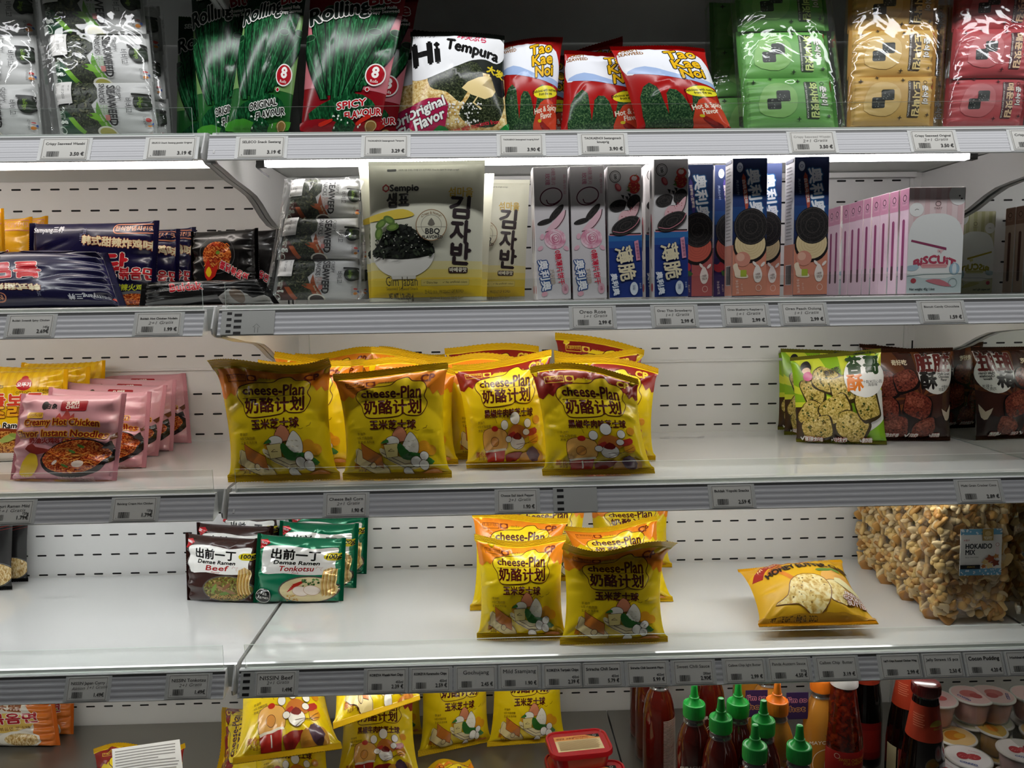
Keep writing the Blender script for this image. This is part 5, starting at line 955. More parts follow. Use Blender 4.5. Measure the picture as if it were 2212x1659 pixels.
multipack('choon:yellow', QB(Z1, (1840, 8), (2066, 8), 2062, 1836, .14, .02, 280), 'film wrapped mustard yellow seaweed stack behind the front yellow one', G, hi=0, seed=10)
multipack('choon:red', QB(Z1, (2054, -42), (2262, -44), 2222, 2030, .045, .02, 275), 'film wrapped stack of red seaweed packs at the upper right', G, seed=11)
# top shelf bags
G = 'seaweed bags on the top shelf'
RB = dict(T=.035, seal=.03, pinch=.02, pe=.5, cr=12, am=.002, pleat=.001, wave=.004, back=.6)
def row1(k, TL, TR, BRx, BLx, Y, lab, lean=.02, **o): pack(k, Q(Z1, TL, TR, BRx, BLx, Y=Y, lean=lean, yb=280), lab, G, **{**RB, **o})
row1('roll:green', (410, -30), (558, -30), 545, 430, .075, 'dark green seaweed roll bag, left one of the front green pair')
row1('roll:green', (540, -34), (666, -34), 622, 486, .034, 'dark green seaweed roll bag, right one of the front green pair')
row1('roll:green', (385, 34), (545, 34), 540, 376, .16, 'dark green seaweed roll bag in the shade behind the green pair', hi=0)
row1('roll:red', (672, -34), (884, -34), 818, 648, .038, 'red seaweed roll bag in front beside the green pair')
row1('roll:red', (690, -4), (905, -4), 850, 672, .10, 'red seaweed roll bag behind the front red one', hi=0)
CB = dict(T=.050, seal=.05, pinch=.06, cr=12, am=.0024, wave=.006)
row1('temp', (886, 66), (1090, 78), 1100, 884, .055, 'black and white tempura seaweed bag with big black lettering in front', **CB)
row1('temp', (862, 66), (1060, 74), 1060, 850, .13, 'black and white tempura seaweed bag in the shade behind the front one', hi=0, **CB)
row1('tkn', (1072, 92), (1216, 80), 1200, 1078, .075, 'red and white seaweed bag with yellow bubble lettering beside the tempura bag', **CB)
row1('tkn', (1218, 112), (1385, 108), 1404, 1206, .080, 'red and white seaweed bag in the middle of the red ones', **CB)
row1('tkn', (1318, 96), (1520, 106), 1582, 1378, .036, 'tilted red and white seaweed bag at the right in front', **CB)
row1('tkn', (1212, 124), (1346, 74), 1360, 1225, .155, 'red seaweed bag behind with its pointed top corner showing', hi=0, **CB)
row1('tkn', (1090, 118), (1238, 122), 1236, 1100, .155, 'red seaweed bag in the shade behind the yellow lettered one', hi=0, **CB)
# honey butter bag lying on its back
def LQ(z, pts): return [atz(p[0], p[1], z+p[2]) for p in pts]
BLp, BRp, TRp, TLp = LQ(Z4, ((1640, 1354, .022), (1898, 1348, .022), (1816, 1212, .074), (1594, 1226, .074)))
pack('honey', (BLp, BRp, TRp, TLp), 'golden potato chip bag lying on its back on the fourth shelf', None, T=.074, seal=.05, pinch=.10, back=1, cr=10, am=.002, wave=.004, g=1)
# cracker bags
CK = dict(T=.046, seal=.045, pinch=.05, cr=9, am=.0018, wave=.005)
G = 'cracker bags on the third shelf'
for k, TL, TR, BR, BL, lab, o in (
 ('crack:green', (1706, 772), (1903, 752), (1916, 961), (1720, 955), 'bright green cracker bag standing in front at the right', {}),
 ('crack:green', (1688, 752), (1842, 758), (1850, 938), (1694, 940), 'bright green cracker bag right behind the front green one', dict(hi=0)),
 ('crack:green', (1680, 756), (1830, 760), (1832, 928), (1680, 929), 'bright green cracker bag furthest back of the green three', dict(hi=0)),
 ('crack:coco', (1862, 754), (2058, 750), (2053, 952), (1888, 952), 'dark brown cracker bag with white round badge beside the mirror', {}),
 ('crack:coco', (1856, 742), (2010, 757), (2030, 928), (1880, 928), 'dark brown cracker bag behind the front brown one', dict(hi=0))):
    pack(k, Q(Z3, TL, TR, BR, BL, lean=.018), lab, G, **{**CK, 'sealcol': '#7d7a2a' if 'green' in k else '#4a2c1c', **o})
G = 'black snack bags at the left edge'
pack('blk', Q(Z4, (-120, 1085), (32, 1092), (26, 1274), (-120, 1278), lean=.012), 'black snack bag in front at the left photo edge, fourth shelf', G, **{**CK, 'T': .05, 'hi': 0})
pack('blk', Q(Z4, (-70, 1090), (62, 1096), (60, 1250), (-70, 1254), Y=.375, lean=.0), 'black snack bag behind the front black one at the left edge', G, **{**CK, 'T': .03, 'hi': 0})
# ------------------------------------------------------------------ cartons
def carton(name, label, cat, group, mw, w_, d_, h_, front, left=None, right=None, top='#cfcac8', back=None):
    """bevelled paper box; origin bottom middle of the front face, depth goes to +y"""
    m = MB(); b = .0012; base = M(front.base, 'paper')
    xs = (-w_/2, -w_/2+b, w_/2-b, w_/2); ys = (0, b, d_-b, d_); zs = (0, b, h_-b, h_)
    bm = bmesh.new(); bmesh.ops.create_cube(bm, size=1, matrix=Matrix.Translation((0, d_/2, h_/2)) @ Matrix.Diagonal((w_, d_, h_, 1)))
    bmesh.ops.bevel(bm, geom=bm.edges[:], offset=b, segments=2, affect='EDGES', profile=.5)
    bm.normal_update(); V = [q.co[:] for q in bm.verts]; F = [tuple(q.index for q in f.verts) for f in bm.faces]
    mm = []
    for f in bm.faces:
        n = f.normal
        mm.append(M(left.base, 'paper') if left and n.x < -.9 else M(right.base, 'paper') if right and n.x > .9 else M(top, 'paper') if abs(n.z) > .9 else M(back, 'paper') if back and n.y > .9 else base)
    bm.free(); m.add(V, F, mm)
    k = .985
    put_art(m, front, lambda a, c, o: np.stack([(a/100-.5)*w_*k, -o*.5, (c/front.h-.5)*h_*k+h_/2], 1))
    if left: put_art(m, left, lambda a, c, o: np.stack([-w_/2-o*.5, d_/2-(a/100-.5)*d_*k, (c/left.h-.5)*h_*k+h_/2], 1))
    if right: put_art(m, right, lambda a, c, o: np.stack([w_/2+o*.5, d_/2+(a/100-.5)*d_*k, (c/right.h-.5)*h_*k+h_/2], 1))
    m.add([(-w_/2+.004, d_*.5-.0004, h_+.0002), (w_/2-.004, d_*.5-.0004, h_+.0002), (w_/2-.004, d_*.5+.0004, h_+.0002), (-w_/2+.004, d_*.5+.0004, h_+.0002)], [(0, 1, 2, 3)], M('#8a8684', 'paper')) # flap seam
    o = m.build(name, smooth=False, mw=mw); return tag(o, label, cat, group)
def boxat(TL, TR, BRx, BLx, Y, d_, front, label, group, left=None, right=None, name='wafer_carton', cat='carton', yb=648, **kw):
    B0, B1, T1, T0 = Q(Z2, TL, TR, BRx, BLx, Y=Y, lean=0, yb=yb); mw, loc = frame(B0, B1, T1, T0)
    w_ = (loc[1][0]-loc[0][0]+loc[2][0]-loc[3][0])/2; h_ = (loc[2][2]+loc[3][2])/2
    return carton(name, label, cat, group, mw, w_, d_, h_, front, left, right, **kw)
G = 'rose wafer cartons'; A1, A2, A3, A4 = art('rose'), art('straw'), art('oreo:peach'), art('oreo:berry')
SI = art('side:#12254f:#c98a76'); SS = art('sstraw'); SB = art('side:#12254f:#8a4a58')
boxat((1152, 362), (1226, 358), 1234, 1160, .022, .036, A1, 'pale pink rose wafer carton, left of the front pair', G, SS)
boxat((1231, 360), (1304, 356), 1312, 1238, .022, .036, A1, 'pale pink rose wafer carton, right of the front pair', G, SS)
boxat((1149, 363), (1221, 360), 1228, 1156, .064, .036, A1, 'pale pink rose wafer carton right behind the left front one', G, SS)
boxat((1224, 362), (1296, 360), 1305, 1232, .064, .036, A1, 'pale pink rose wafer carton right behind the right front one', G, SS)
boxat((1148, 364), (1217, 362), 1224, 1154, .106, .036, A1, 'pale pink rose wafer carton third in depth at the left', G, SS)
G = 'blue and white strawberry wafer cartons'
boxat((1311, 360), (1384, 357), 1389, 1316, .024, .036, A2, 'blue and white wafer carton with strawberry, left one of two', G, SS)
boxat((1408, 344), (1482, 342), 1487, 1413, .012, .036, A2, 'blue and white wafer carton with strawberry, right one standing forward', G, SS)
boxat((1390, 356), (1462, 354), 1466, 1394, .066, .036, A2, 'blue and white wafer carton behind the forward strawberry one', G, SS)
G = 'dark blue wafer cartons'
boxat((1471, 355), (1542, 354), 1538, 1468, .052, .036, A4, 'dark blue and red wafer carton half hidden beside the strawberry one', G, SB)
boxat((1545, 356), (1615, 355), 1609, 1541, .092, .036, A4, 'dark blue and red wafer carton, only a strip left of the peach carton showing', G, SB)
boxat((1588, 342), (1662, 340), 1655, 1580, .014, .036, A3, 'dark blue and peach wafer carton in front, left one', G, SI)
boxat((1622, 353), (1692, 352), 1685, 1614, .085, .036, A3, 'dark blue and peach wafer carton in shade between the two front ones', G, SI)
boxat((1722, 339), (1796, 337), 1787, 1711, .014, .036, A3, 'dark blue and peach wafer carton in front, right one', G, SI)
BP, BG, SPk, SBn, SGn = art('bisc:pink'), art('bisc:green'), art('spine:pink'), art('spine:brown'), art('spine:green')
mwf = frame(*Q(Z2, (1964, 404), (2087, 403), 2075, 1957, Y=.020, lean=0, yb=635))
w_ = mwf[1][1][0]-mwf[1][0][0]; w_ = (w_+mwf[1][2][0]-mwf[1][3][0])/2; h_ = mwf[1][2][2]; ox = mwf[0].translation.x
ORD = ('second', 'third', 'fourth', 'fifth', 'sixth', 'seventh', 'eighth', 'ninth', 'tenth', 'eleventh', 'twelfth')
rng = random.Random(3)
for i in range(12):
    carton('biscuit_carton', 'pale pink biscuit carton at the front of its row, facing the aisle' if i == 0 else f'pink biscuit carton, {ORD[i-1]} from the front, pink edge showing', 'carton', 'pink biscuit cartons',
           Matrix.Translation((ox-(0 if i == 0 else .002+rng.uniform(-.002, .002)), .020+i*.0272+(.001 if i else 0), Z2+.001)), w_, .0255, h_, BP, SPk, SBn)
for i in range(4):
    carton('biscuit_carton', f'brown edged biscuit carton seen in the mirror, {("nearest", "second", "third", "fourth")[i]} of four', 'carton', 'biscuit cartons seen in the mirror', Matrix.Translation((1.1335, .165+i*.0275, Z2+.001)), .0755, .0255, h_*.97, BP, SPk, SBn)
carton('biscuit_carton', 'pale green biscuit carton visible as a mirror image at the right', 'carton', 'biscuit cartons seen in the mirror', Matrix.Translation((1.2095, .298, Z2+.001)), .072, .0255, h_*.96, BG, SGn, SGn)
# ------------------------------------------------------------------ cracker mix bags
def mixmesh(w, d, h, seed=1, n=640):
    rng = random.Random(seed); m = MB(); bm = bmesh.new(); bmesh.ops.create_icosphere(bm, subdivisions=2, radius=1); SV = np.array([q.co[:] for q in bm.verts]); SF = [tuple(q.index for q in f.verts) for f in bm.faces]; bm.free()
    cols = [M(c, 'satin') for c in ('#cfa664', '#d8b878', '#bf9250', '#dcc496', '#ad7c40', '#c9b084')]
    for i in range(n):
        face = rng.random(); x = rng.uniform(-.46, .46)*w; z = rng.uniform(.03, .97)*h; y = rng.choice((rng.uniform(-.46, -.34), rng.uniform(-.4, .4)))*d
        if face < .2: x = rng.choice((-1, 1))*rng.uniform(.42, .46)*w; y = rng.uniform(-.45, .45)*d
        elif face < .8: y = rng.uniform(-.46, -.36)*d
        q = rng.random(); v = SV.copy()
        if q < .55: s = (.0034, .0034, .0100); v = np.sign(v)*np.abs(v)**.7; v[:, 0] += .4*v[:, 2]**2
        elif q < .75: s = (.0066, .0056, .0058)
        elif q < .88: s = (.0100, .0020, .0088); v = np.sign(v)*np.abs(v)**.45
        else: s = (.0046, .0036, .0105); v[:, :2] *= (1.2-.5*np.abs(v[:, 2:3])); v[:, 0] += .3*np.sin(3*v[:, 2])
        R = np.array(Matrix.Rotation(rng.uniform(0, 6.28), 3, 'Y') @ Matrix.Rotation(rng.uniform(-.5, .5), 3, 'X') @ Matrix.Rotation(rng.uniform(-.5, .5), 3, 'Z'))
        m.add((v*np.array(s)*rng.uniform(1.05, 1.5)) @ R.T+(x, y, z), SF, cols[rng.randrange(6)])
    return m
HL = Art(112, '#eceae6', 'paper'); HL.rect(0, 98, 100, 112, '#6aa6c8'); HL.rect(0, 0, 100, 16, '#6aa6c8'); HL.specks(0, 99, 100, 111, 26, 2.2, ['#dfeaf0'], 3); HL.specks(0, 1, 100, 15, 26, 2.2, ['#dfeaf0'], 5)
HL.rect(52, 84, 78, 112, '#a8894a'); HL.ell(65, 101, 8, 6, '#c9b078'); HL.text('GOLDEN\nTURTLE', 65, 90, 5, '#efe6cc', bold=.2); HL.text('HOKAIDO\nMIX', 11, 63, 17, '#22252a', bold=.5, ax='LEFT', fit=63); HL.text('米菓子', 14, 85, 5, '#b8343c'); HL.text('RICE CRACKERS', 12, 44, 4.4, '#6a6a6a', ax='LEFT'); HL.rect(0, 16, 48, 26, '#1c1d1f'); HL.text('SNACK', 26, 21, 6, '#c9a84a')
for x, y, r, c in ((72, 40, 14, '#9a4a2c'), (60, 32, 10, '#d8b878'), (84, 30, 12, '#7a3420'), (70, 24, 11, '#e0c48c'), (86, 46, 8, '#c98a4a'), (56, 22, 7, '#b5652c')): HL.poly([(x+r*math.cos(a)*(1 if k % 2 else .6), y+r*.8*math.sin(a)*(1 if k % 2 else .6)) for k, a in enumerate(np.linspace(0, 2*PI, 10, endpoint=False))], c)
HL.ring(88, 74, 4, 4, .8, '#b8525a'); HL.rect(84, 52, 92, 68, '#efe0de')
mixme = None; labme = None
for i in range(4):
    Yc = .100+.080*i; X0 = 1.106+.006*i; B0 = np.array([X0, Yc, Z4+.0012]); B1 = np.array([1.233, Yc, Z4+.0012]); hz = .252
    T0 = B0+np.array([0, .008, hz]); T1 = B1+np.array([0, .008, hz])
    mw, loc = frame(B0, B1, T1, T0); wd = loc[1][0]-loc[0][0]; hh = loc[2][2]
    t = thing('cracker_mix_bag', ('clear bag of rice cracker mix in front with a white label', 'clear bag of rice cracker mix second from the front', 'clear bag of rice cracker mix third from the front', 'clear bag of rice cracker mix at the back by the wall')[i], 'snack bag', 'clear bags of cracker mix', mw)
    if mixme is None: mixme = mixmesh(wd*.93, .058, hh*.97).build('cracker_mix', t)
    else: c = mixme.copy(); COL.objects.link(c); c.parent = t
    soft(t, None, loc, T=.070, seal=.0, axis='v', pu=5, qu=.45, pe=.28, g=.8, pinch=.0, back=1, cr=16, am=.0022, pleat=.0026, wave=0, film=FILMB, rib=0, name='film_wrapper', seed=60+i)
    mb = MB(); s = wd*.54/100; mb.box(0, 0, 0, wd*.54, .0005, s*112, M('#eceae6', 'paper')); put_art(mb, HL, lambda a, b, o: np.stack([a*s, -o*.6, b*s], 1))
    l = mb.build('paper_label', t, smooth=False); l.location = (-wd*.21, -.0375, .082)
for o in [q for q in bpy.data.objects if q.name.startswith('cracker_mix') and not q.name.startswith('cracker_mix_bag')]: o['kind'] = 'stuff'
# ------------------------------------------------------------------ bottom deck
G = 'yellow bags piled on the bottom deck'; CE = {**CH, 'T': .058, 'seal': .06}
def deck(k, pts, label, hi=1, **o):
    """quad given as (px, py, height above the deck) for TL TR BR BL"""
    TL, TR, BR, BL = [atz(a, b, Z5+c) for a, b, c in pts]; pack(k, (BL, BR, TR, TL), label, G, **{**CE, 'hi': hi, **o})
def deckY(k, pts, Y, lean, label, hi=1, **o):
    TL, TR, BR, BL = pts; q = Q(Z5, TL, TR, BR, BL, Y=Y, lean=lean, yb=1700); pack(k, q, label, G, **{**CE, 'hi': hi, **o})
pack('cheese:corn', Q(Z5, (905, 1415), (1058, 1412), (1062, 1602), (903, 1636), lean=.05), 'yellow corn snack bag leaning in the middle of the bottom deck', G, **CE)
pack('cheese:corn', Q(Z5, (1062, 1408), (1216, 1404), (1224, 1601), (1052, 1614), lean=.05), 'yellow corn snack bag leaning beside the red tubs', G, **CE)
pack('cheese:corn', Q(Z5, (800, 1425), (912, 1420), (912, 1590), (815, 1600), Y=.33, lean=.03), 'yellow corn snack bag in the gap behind the pile', G, **{**CE, 'hi': 0, 'T': .045})
deck('cheese:pepper', ((738, 1492, .128), (894, 1490, .128), (912, 1682, .024), (722, 1690, .024)), 'yellow pepper snack bag right of centre, leaning under the tilted corn bag')
deck('cheese:pepper', ((545, 1552, .105), (706, 1548, .105), (724, 1742, .015), (540, 1746, .015)), 'yellow pepper snack bag at the bottom of the pile, mostly cut by the photo edge')
deck('cheese:pepper', ((520, 1428, .215), (690, 1400, .215), (740, 1618, .150), (502, 1652, .150)), 'yellow pepper snack bag lying tilted on top of the pile')
deck('cheese:corn', ((706, 1355, .255), (884, 1335, .255), (908, 1512, .185), (720, 1576, .185)), 'yellow corn snack bag lying on top at the right of the pile')
deck('cheese:pepper', ((452, 1700, .03), (486, 1523, .055), (640, 1525, .07), (640, 1700, .045)), 'yellow pepper snack bag turned sideways at the left of the pile', T=.05)
deck('cheese:corn', ((524, 1420, .10), (640, 1420, .10), (640, 1530, .06), (525, 1545, .06)), 'yellow bag behind the pile with its seal showing at the left', 0, T=.03)
deck('cheese:pepper', ((197, 1621, .10), (398, 1597, .10), (420, 1790, .03), (205, 1800, .03)), 'yellow pepper snack bag with a large white paper sticker', T=.055)
PL = Art(80, '#e4e3e1', 'paper'); rng = random.Random(5)
for i in range(26):
    if 12 < i < 16: continue
    PL.rect(4, 76-i*2.7, 96-rng.uniform(0, 40 if i % 5 == 4 else 5), 77-i*2.7, '#8f8d8b')
PL.rect(74, 36, 88, 41, '#2a2826', 1); PL.rect(78, 37, 84, 40, '#dcdad8'); PL.ring(66, 38.5, 2.4, 2.4, .6, '#2a2826'); PL.ring(84, 16, 12, 9, .5, '#6a6866')
st_parent = [o for o in bpy.data.objects if o.get('label', '').endswith('large white paper sticker')][0]
mb = MB(); TLs, TRs, BRs, BLs = atz(242, 1618, Z5+.137), atz(388, 1597, Z5+.137), atz(410, 1800, Z5+.075), atz(250, 1815, Z5+.075)
mwi = np.array(st_parent.matrix_world.inverted()); loc4 = [(mwi @ np.append(p, 1))[:3] for p in (BLs, BRs, TRs, TLs)]
def stk(a, b, o):
    a, b = np.asarray(a)/100, np.asarray(b)/80; p = [np.array(x) for x in loc4]
    r = ((1-a)*(1-b))[:, None]*p[0]+(a*(1-b))[:, None]*p[1]+(a*b)[:, None]*p[2]+((1-a)*b)[:, None]*p[3]
    r[:, 1] += -.004*np.sin(PI*a)*np.sin(PI*np.clip(b, 0, 1))-np.asarray(o)*.6; return r
gx, gy = np.meshgrid(np.linspace(0, 100, 11), np.linspace(0, 80, 11)); ii = np.arange(121).reshape(11, 11); mb.add(stk(gx.ravel(), gy.ravel(), np.zeros(121)), np.stack([ii[:-1, :-1], ii[:-1, 1:], ii[1:, 1:], ii[1:, :-1]], -1).reshape(-1, 4).tolist(), M('#e4e3e1', 'paper'))
V, Fc, C = PL.baked(np.linspace(0, 100, 11), np.linspace(0, 80, 11)); mb.add(stk(V[:, 0], V[:, 1], OFF0+OFFL*V[:, 2]), Fc, [M(q, 'paper') for q in C]); mb.build('paper_sticker', st_parent)
deck('cheese:corn', ((912, 1668, .06), (1012, 1627, .07), (1100, 1770, .03), (985, 1840, .02)), 'yellow corn snack bag lying flat in front of the middle, cut by the photo edge', T=.045)
G2 = 'orange noodle packs on the bottom deck'
for q, lab, hi in ((((-92, 1496), (118, 1512), (131, 1610), (-92, 1612)), 'cream and orange noodle pack in front at the lower left', 1), (((20, 1478), (160, 1492), (159, 1586), (20, 1588)), 'cream and orange noodle pack behind, orange end showing', 1)):
    pack('orn', Q(Z5, *q, lean=.03), lab, G2, 'noodle_pack', 'noodle pack', **{**NP, 'sealcol': '#d8762a', 'hi': hi})
# ------------------------------------------------------------------ red tubs
def rrect(w, d, r, n=8):
    return [(cx+r*math.cos(a), cy+r*math.sin(a)) for cx, cy, b in ((w/2-r, -d/2+r, -PI/2), (w/2-r, d/2-r, 0), (-w/2+r, d/2-r, PI/2), (-w/2+r, -d/2+r, PI)) for a in np.linspace(b, b+PI/2, n)]
def loft(mb_, rings, m, caps=(True, True)):
    n = len(rings[0]); v = [p for r in rings for p in r]; f = [(i*n+k, i*n+(k+1) % n, (i+1)*n+(k+1) % n, (i+1)*n+k) for i in range(len(rings)-1) for k in range(n)]
    if caps[0]: f.append(tuple(range(n-1, -1, -1)))
    if caps[1]: f.append(tuple(range((len(rings)-1)*n, len(rings)*n)))
    mb_.add(v, f, m)
REDP = plain('red_tub_plastic', '#b5141d', .22, coat=.4)
GL = Art(56, '#e6cfa0', 'paper'); GL.poly([(0, 40), (100, 40), (100, 56), (0, 56)], '#e8a05a'); GL.poly([(70, 56), (100, 56), (100, 44), (92, 44)], '#26211e'); GL.ring(90, 51, 3, 3, .8, '#e8e4dc'); GL.text('태양초 고추장', 24, 46, 7, '#8a3a1a', bold=.3, shear=.2); GL.text('GOCHUJANG', 60, 49, 5.4, '#b8281c', bold=.25); GL.text('매운 양념 170g', 60, 43, 4.6, '#6a2a14')
rng = random.Random(9)
for i in range(15): GL.rect(5, 36-i*2.3, 95-rng.uniform(0, 8), 37-i*2.3, '#b59a70')
def tub(px, py, z0, rot, label):
    p = atz(px, py, z0+.040); t = thing('sauce_tub', label, 'sauce tub', 'red sauce tubs', Matrix.Translation((p[0], p[1], z0)) @ Matrix.Rotation(rot, 4, 'Z'))
    w, d = .112, .078
    def R(s, z, r=.016): return [(x, y, z) for x, y in rrect(w*s, d*s if s > .9 else d*s, r)]
    m = MB(); loft(m, [R(.80, 0), R(.82, .002), R(.90, .030), R(.90, .033)], REDP); m.build('tub_body', t, angle=40)
    m = MB(); loft(m, [R(.97, .030, .02), R(1, .031, .02), R(1, .037, .02), R(.985, .0395, .02), R(.93, .0395, .018), R(.90, .0375, .016)], REDP); m.build('tub_lid', t, angle=40)
    m = MB(); lw, lh = .082, .046
    m.add([(-lw/2, -lh/2, .0378), (lw/2, -lh/2, .0378), (lw/2, lh/2, .0378), (-lw/2, lh/2, .0378)], [(0, 1, 2, 3)], M('#e6cfa0', 'paper')); put_art(m, GL, lambda a, b, o: np.stack([(a/100-.5)*lw, (b/56-.5)*lh, .0378+o*.6], 1)); m.build('paper_label', t, smooth=False)
tub(1250, 1602, Z5+.042, .12, 'red sauce tub on top of another, beside the yellow bag'); tub(1247, 1648, Z5, .10, 'red sauce tub underneath the top red tub')
tub(1286, 1672, Z5+.012, .10, 'red sauce tub in front, cut by the lower photo edge')
# ------------------------------------------------------------------ bottles
SAUCE = plain('chilli_sauce_red', '#4e1108', .12, coat=1); MAYO = plain('spicy_mayo_orange', '#b87a2a', .2, coat=.5); SWEET = M('sauce', 'gloss'); SOY = plain('soy_dark_glass', '#0b0807', .08, coat=.6)
GREEN = plain('green_cap_plastic', '#1f9a3c', .35); ORANGE = plain('orange_cap_plastic', '#e2761c', .35); NECK = clear('clear_bottle_neck', (.9, .82, .74, 1), .06, .05, haze=.06); NPR = '#d9d2c6'
def cylart(mb_, A, rad, zc, wd, ang=-PI/2, fin=None):
    s = wd/100
    def f(a, b, o):
        z = zc+(b-A.h/2)*s; r = rad(z)+o*.7; th = ang+(a-50)*s/rad(z); return np.stack([r*np.cos(th), r*np.sin(th), z], 1)
    V, Fc, C = A.baked(np.linspace(-1, 101, 25), np.linspace(-1, A.h+1, 25))
    if len(V): mb_.add(f(V[:, 0], V[:, 1], OFF0+OFFL*V[:, 2]), Fc, [M(c, A.fin) for c in C])
SR = Art(160, '#4e1108', 'satin')
def arcw(v): v = v.copy(); v[:, 1] -= .006*v[:, 0]**2; return v
SR.text('SRIRACHA SAUCE', 50, 142, 12, NPR, bold=.25, fit=92, warp=arcw); SR.ring(50, 84, 36, 42, 1.6, NPR); SR.ring(50, 84, 32, 38, .8, NPR)
SR.poly([(44, 50), (40, 74), (44, 104), (50, 122), (55, 112), (53, 104), (60, 84), (64, 66), (74, 60), (60, 56), (56, 46)], NPR, 3); SR.text('FLYING GOOSE BRAND', 50, 34, 6, NPR, fit=60); SR.text('是拉差辣椒酱', 50, 20, 9, NPR)
SRT = Art(170, '#74160a', 'satin'); rng = random.Random(6)
for i in range(46): SRT.rect(6, 164-i*3.4, 94-rng.uniform(0, 24), 165.4-i*3.4, '#cbb8ac')
MY = Art(150, '#d08a2e', 'satin'); MY.text('MAYO SAUCE', 50, 128, 12, '#efe2c8', bold=.25, fit=86, warp=arcw); MY.ring(50, 72, 34, 40, 1.4, '#efe2c8'); MY.poly([(46, 46), (42, 70), (46, 98), (52, 108), (55, 96), (62, 76), (70, 58), (58, 50)], '#e6d6b4', 3); MY.text('TM 2025.06.14', 66, 146, 8, '#3a2414', rot=6)
BPROF = [(.0001, 0), (.024, 0), (.0275, .003), (.0282, .012), (.0282, .118), (.0275, .130), (.0252, .146), (.0205, .162), (.0165, .170), (.0155, .174)]
def brad(z): return float(np.interp(z, [p[1] for p in BPROF[3:]], [p[0] for p in BPROF[3:]])) if np.isscalar(z) else np.interp(z, [p[1] for p in BPROF[3:]], [p[0] for p in BPROF[3:]])
def squeeze(x, y, kind, label, rot=0, back=False):
    cap, liq = (GREEN, SAUCE) if kind == 'red' else (ORANGE, MAYO)
    t = thing('sauce_bottle', label, 'sauce bottle', 'squeeze sauce bottles on the bottom deck', Matrix.Translation((x, y, Z5)) @ Matrix.Rotation(rot, 4, 'Z'))
    m = MB(); m.lathe(BPROF, liq, 36); cylart(m, (SRT if back else SR) if kind == 'red' else MY, brad, .066, .072); m.build('bottle_body', t)
    m = MB(); m.lathe([(.0155, .172), (.0172, .1735), (.0172, .1755), (.0150, .1765), (.0150, .1805), (.0168, .182), (.0168, .1835), (.013, .1845)], NECK, 32); m.build('bottle_neck', t)
    m = MB(); m.lathe([(.0160, .184), (.0176, .1845), (.0178, .186), (.0178, .2035), (.0170, .2055), (.0158, .2062), (.0150, .2052), (.0125, .2052), (.0105, .2075), (.0085, .2115), (.0075, .2140), (.0078, .2160), (.0066, .2170), (.0052, .2290), (.0050, .2345), (.0042, .2362), (.0001, .2366)], cap, 36)
    for k in range(44):
        a = 2*PI*k/44; c, s = math.cos(a), math.sin(a); e = .0005
        m.add([(.0177*c-e*s, .0177*s+e*c, .187), (.0177*c+e*s, .0177*s-e*c, .187), (.0177*c+e*s, .0177*s-e*c, .203), (.0177*c-e*s, .0177*s+e*c, .203), (.01795*c, .01795*s, .187), (.01795*c, .01795*s, .203)], [(0, 4, 5, 3), (4, 1, 2, 5)], cap)
    m.build('nozzle_cap', t, angle=35)
def tip(px, py): p = atz(px, py, Z5+.2362); return p[0], .05+(p[1]-.05)*1.35
for px, py, k, lab, r in ((1500, 1479, 'red', 'green capped chilli bottle, leftmost of the back cap row', .1), (1553, 1500, 'red', 'green capped chilli bottle, second from the left', .5), (1595, 1476, 'red', 'green capped chilli bottle in the back row middle', .2), (1643, 1503, 'red', 'green capped chilli bottle, left of the orange cap', -.4), (1616, 1541, 'red', 'green capped chilli bottle, nearest at the left', 1.9), (1709, 1541, 'red', 'green capped chilli bottle, nearest at the right', 2.4), (1680, 1473, 'mayo', 'orange capped bottle standing behind the green caps', .2)):
    x, y = tip(px, py); squeeze(x, y, k, lab, r)
for X, Y, k, lab, r in ((.675, .165, 'red', 'chilli bottle second from the front at the left edge of the bottles', 1.2), (.675, .235, 'red', 'chilli bottle third from the front at the left edge, fine white print', 1.35), (.678, .31, 'red', 'chilli bottle at the back left of the bottles', 1.4), (.775, .20, 'red', 'chilli bottle behind the back cap row, green cap under the rail', .3), (.868, .165, 'mayo', 'orange capped bottle behind, its cap cut by the rail', .3), (.945, .12, 'mayo', 'orange sauce bottle at the right, full height showing', .1), (.86, .24, 'mayo', 'orange sauce bottle furthest back', .4)): squeeze(X, Y, k, lab, r, back=r > 1)
WH = plain('white_cap', '#dcdad8', .3); TAG = Art(120, '#34204a', 'satin'); TAG.poly([(0, 8), (100, 0), (100, 112), (0, 120)], '#34204a'); TAG.text("I'm so", 50, 86, 30, '#34204a', bold=1, out='#e08a9a', ow=3, fit=84); TAG.text('hot', 50, 46, 34, '#34204a', bold=1, out='#e0a04a', ow=3, fit=70)
for px, py, z, lab in ((1634, 1520, .165, 'purple cardboard hanger beside the orange capped bottle'), (1722, 1525, .16, 'purple cardboard hanger beside the orange sauce bottle')):
    p = atz(px, py, Z5+z); m = MB(); m.box(-.019, 0, -.024, .019, .001, .024, M('#34204a', 'satin')); put_art(m, TAG, lambda a, b, o: np.stack([(a/100-.5)*.038, -o*.6, (b/120-.5)*.048], 1)); o = m.build('bottle_hanger', smooth=False, mw=Matrix.Translation(p)); tag(o, lab, 'cardboard hanger', 'purple hangers')
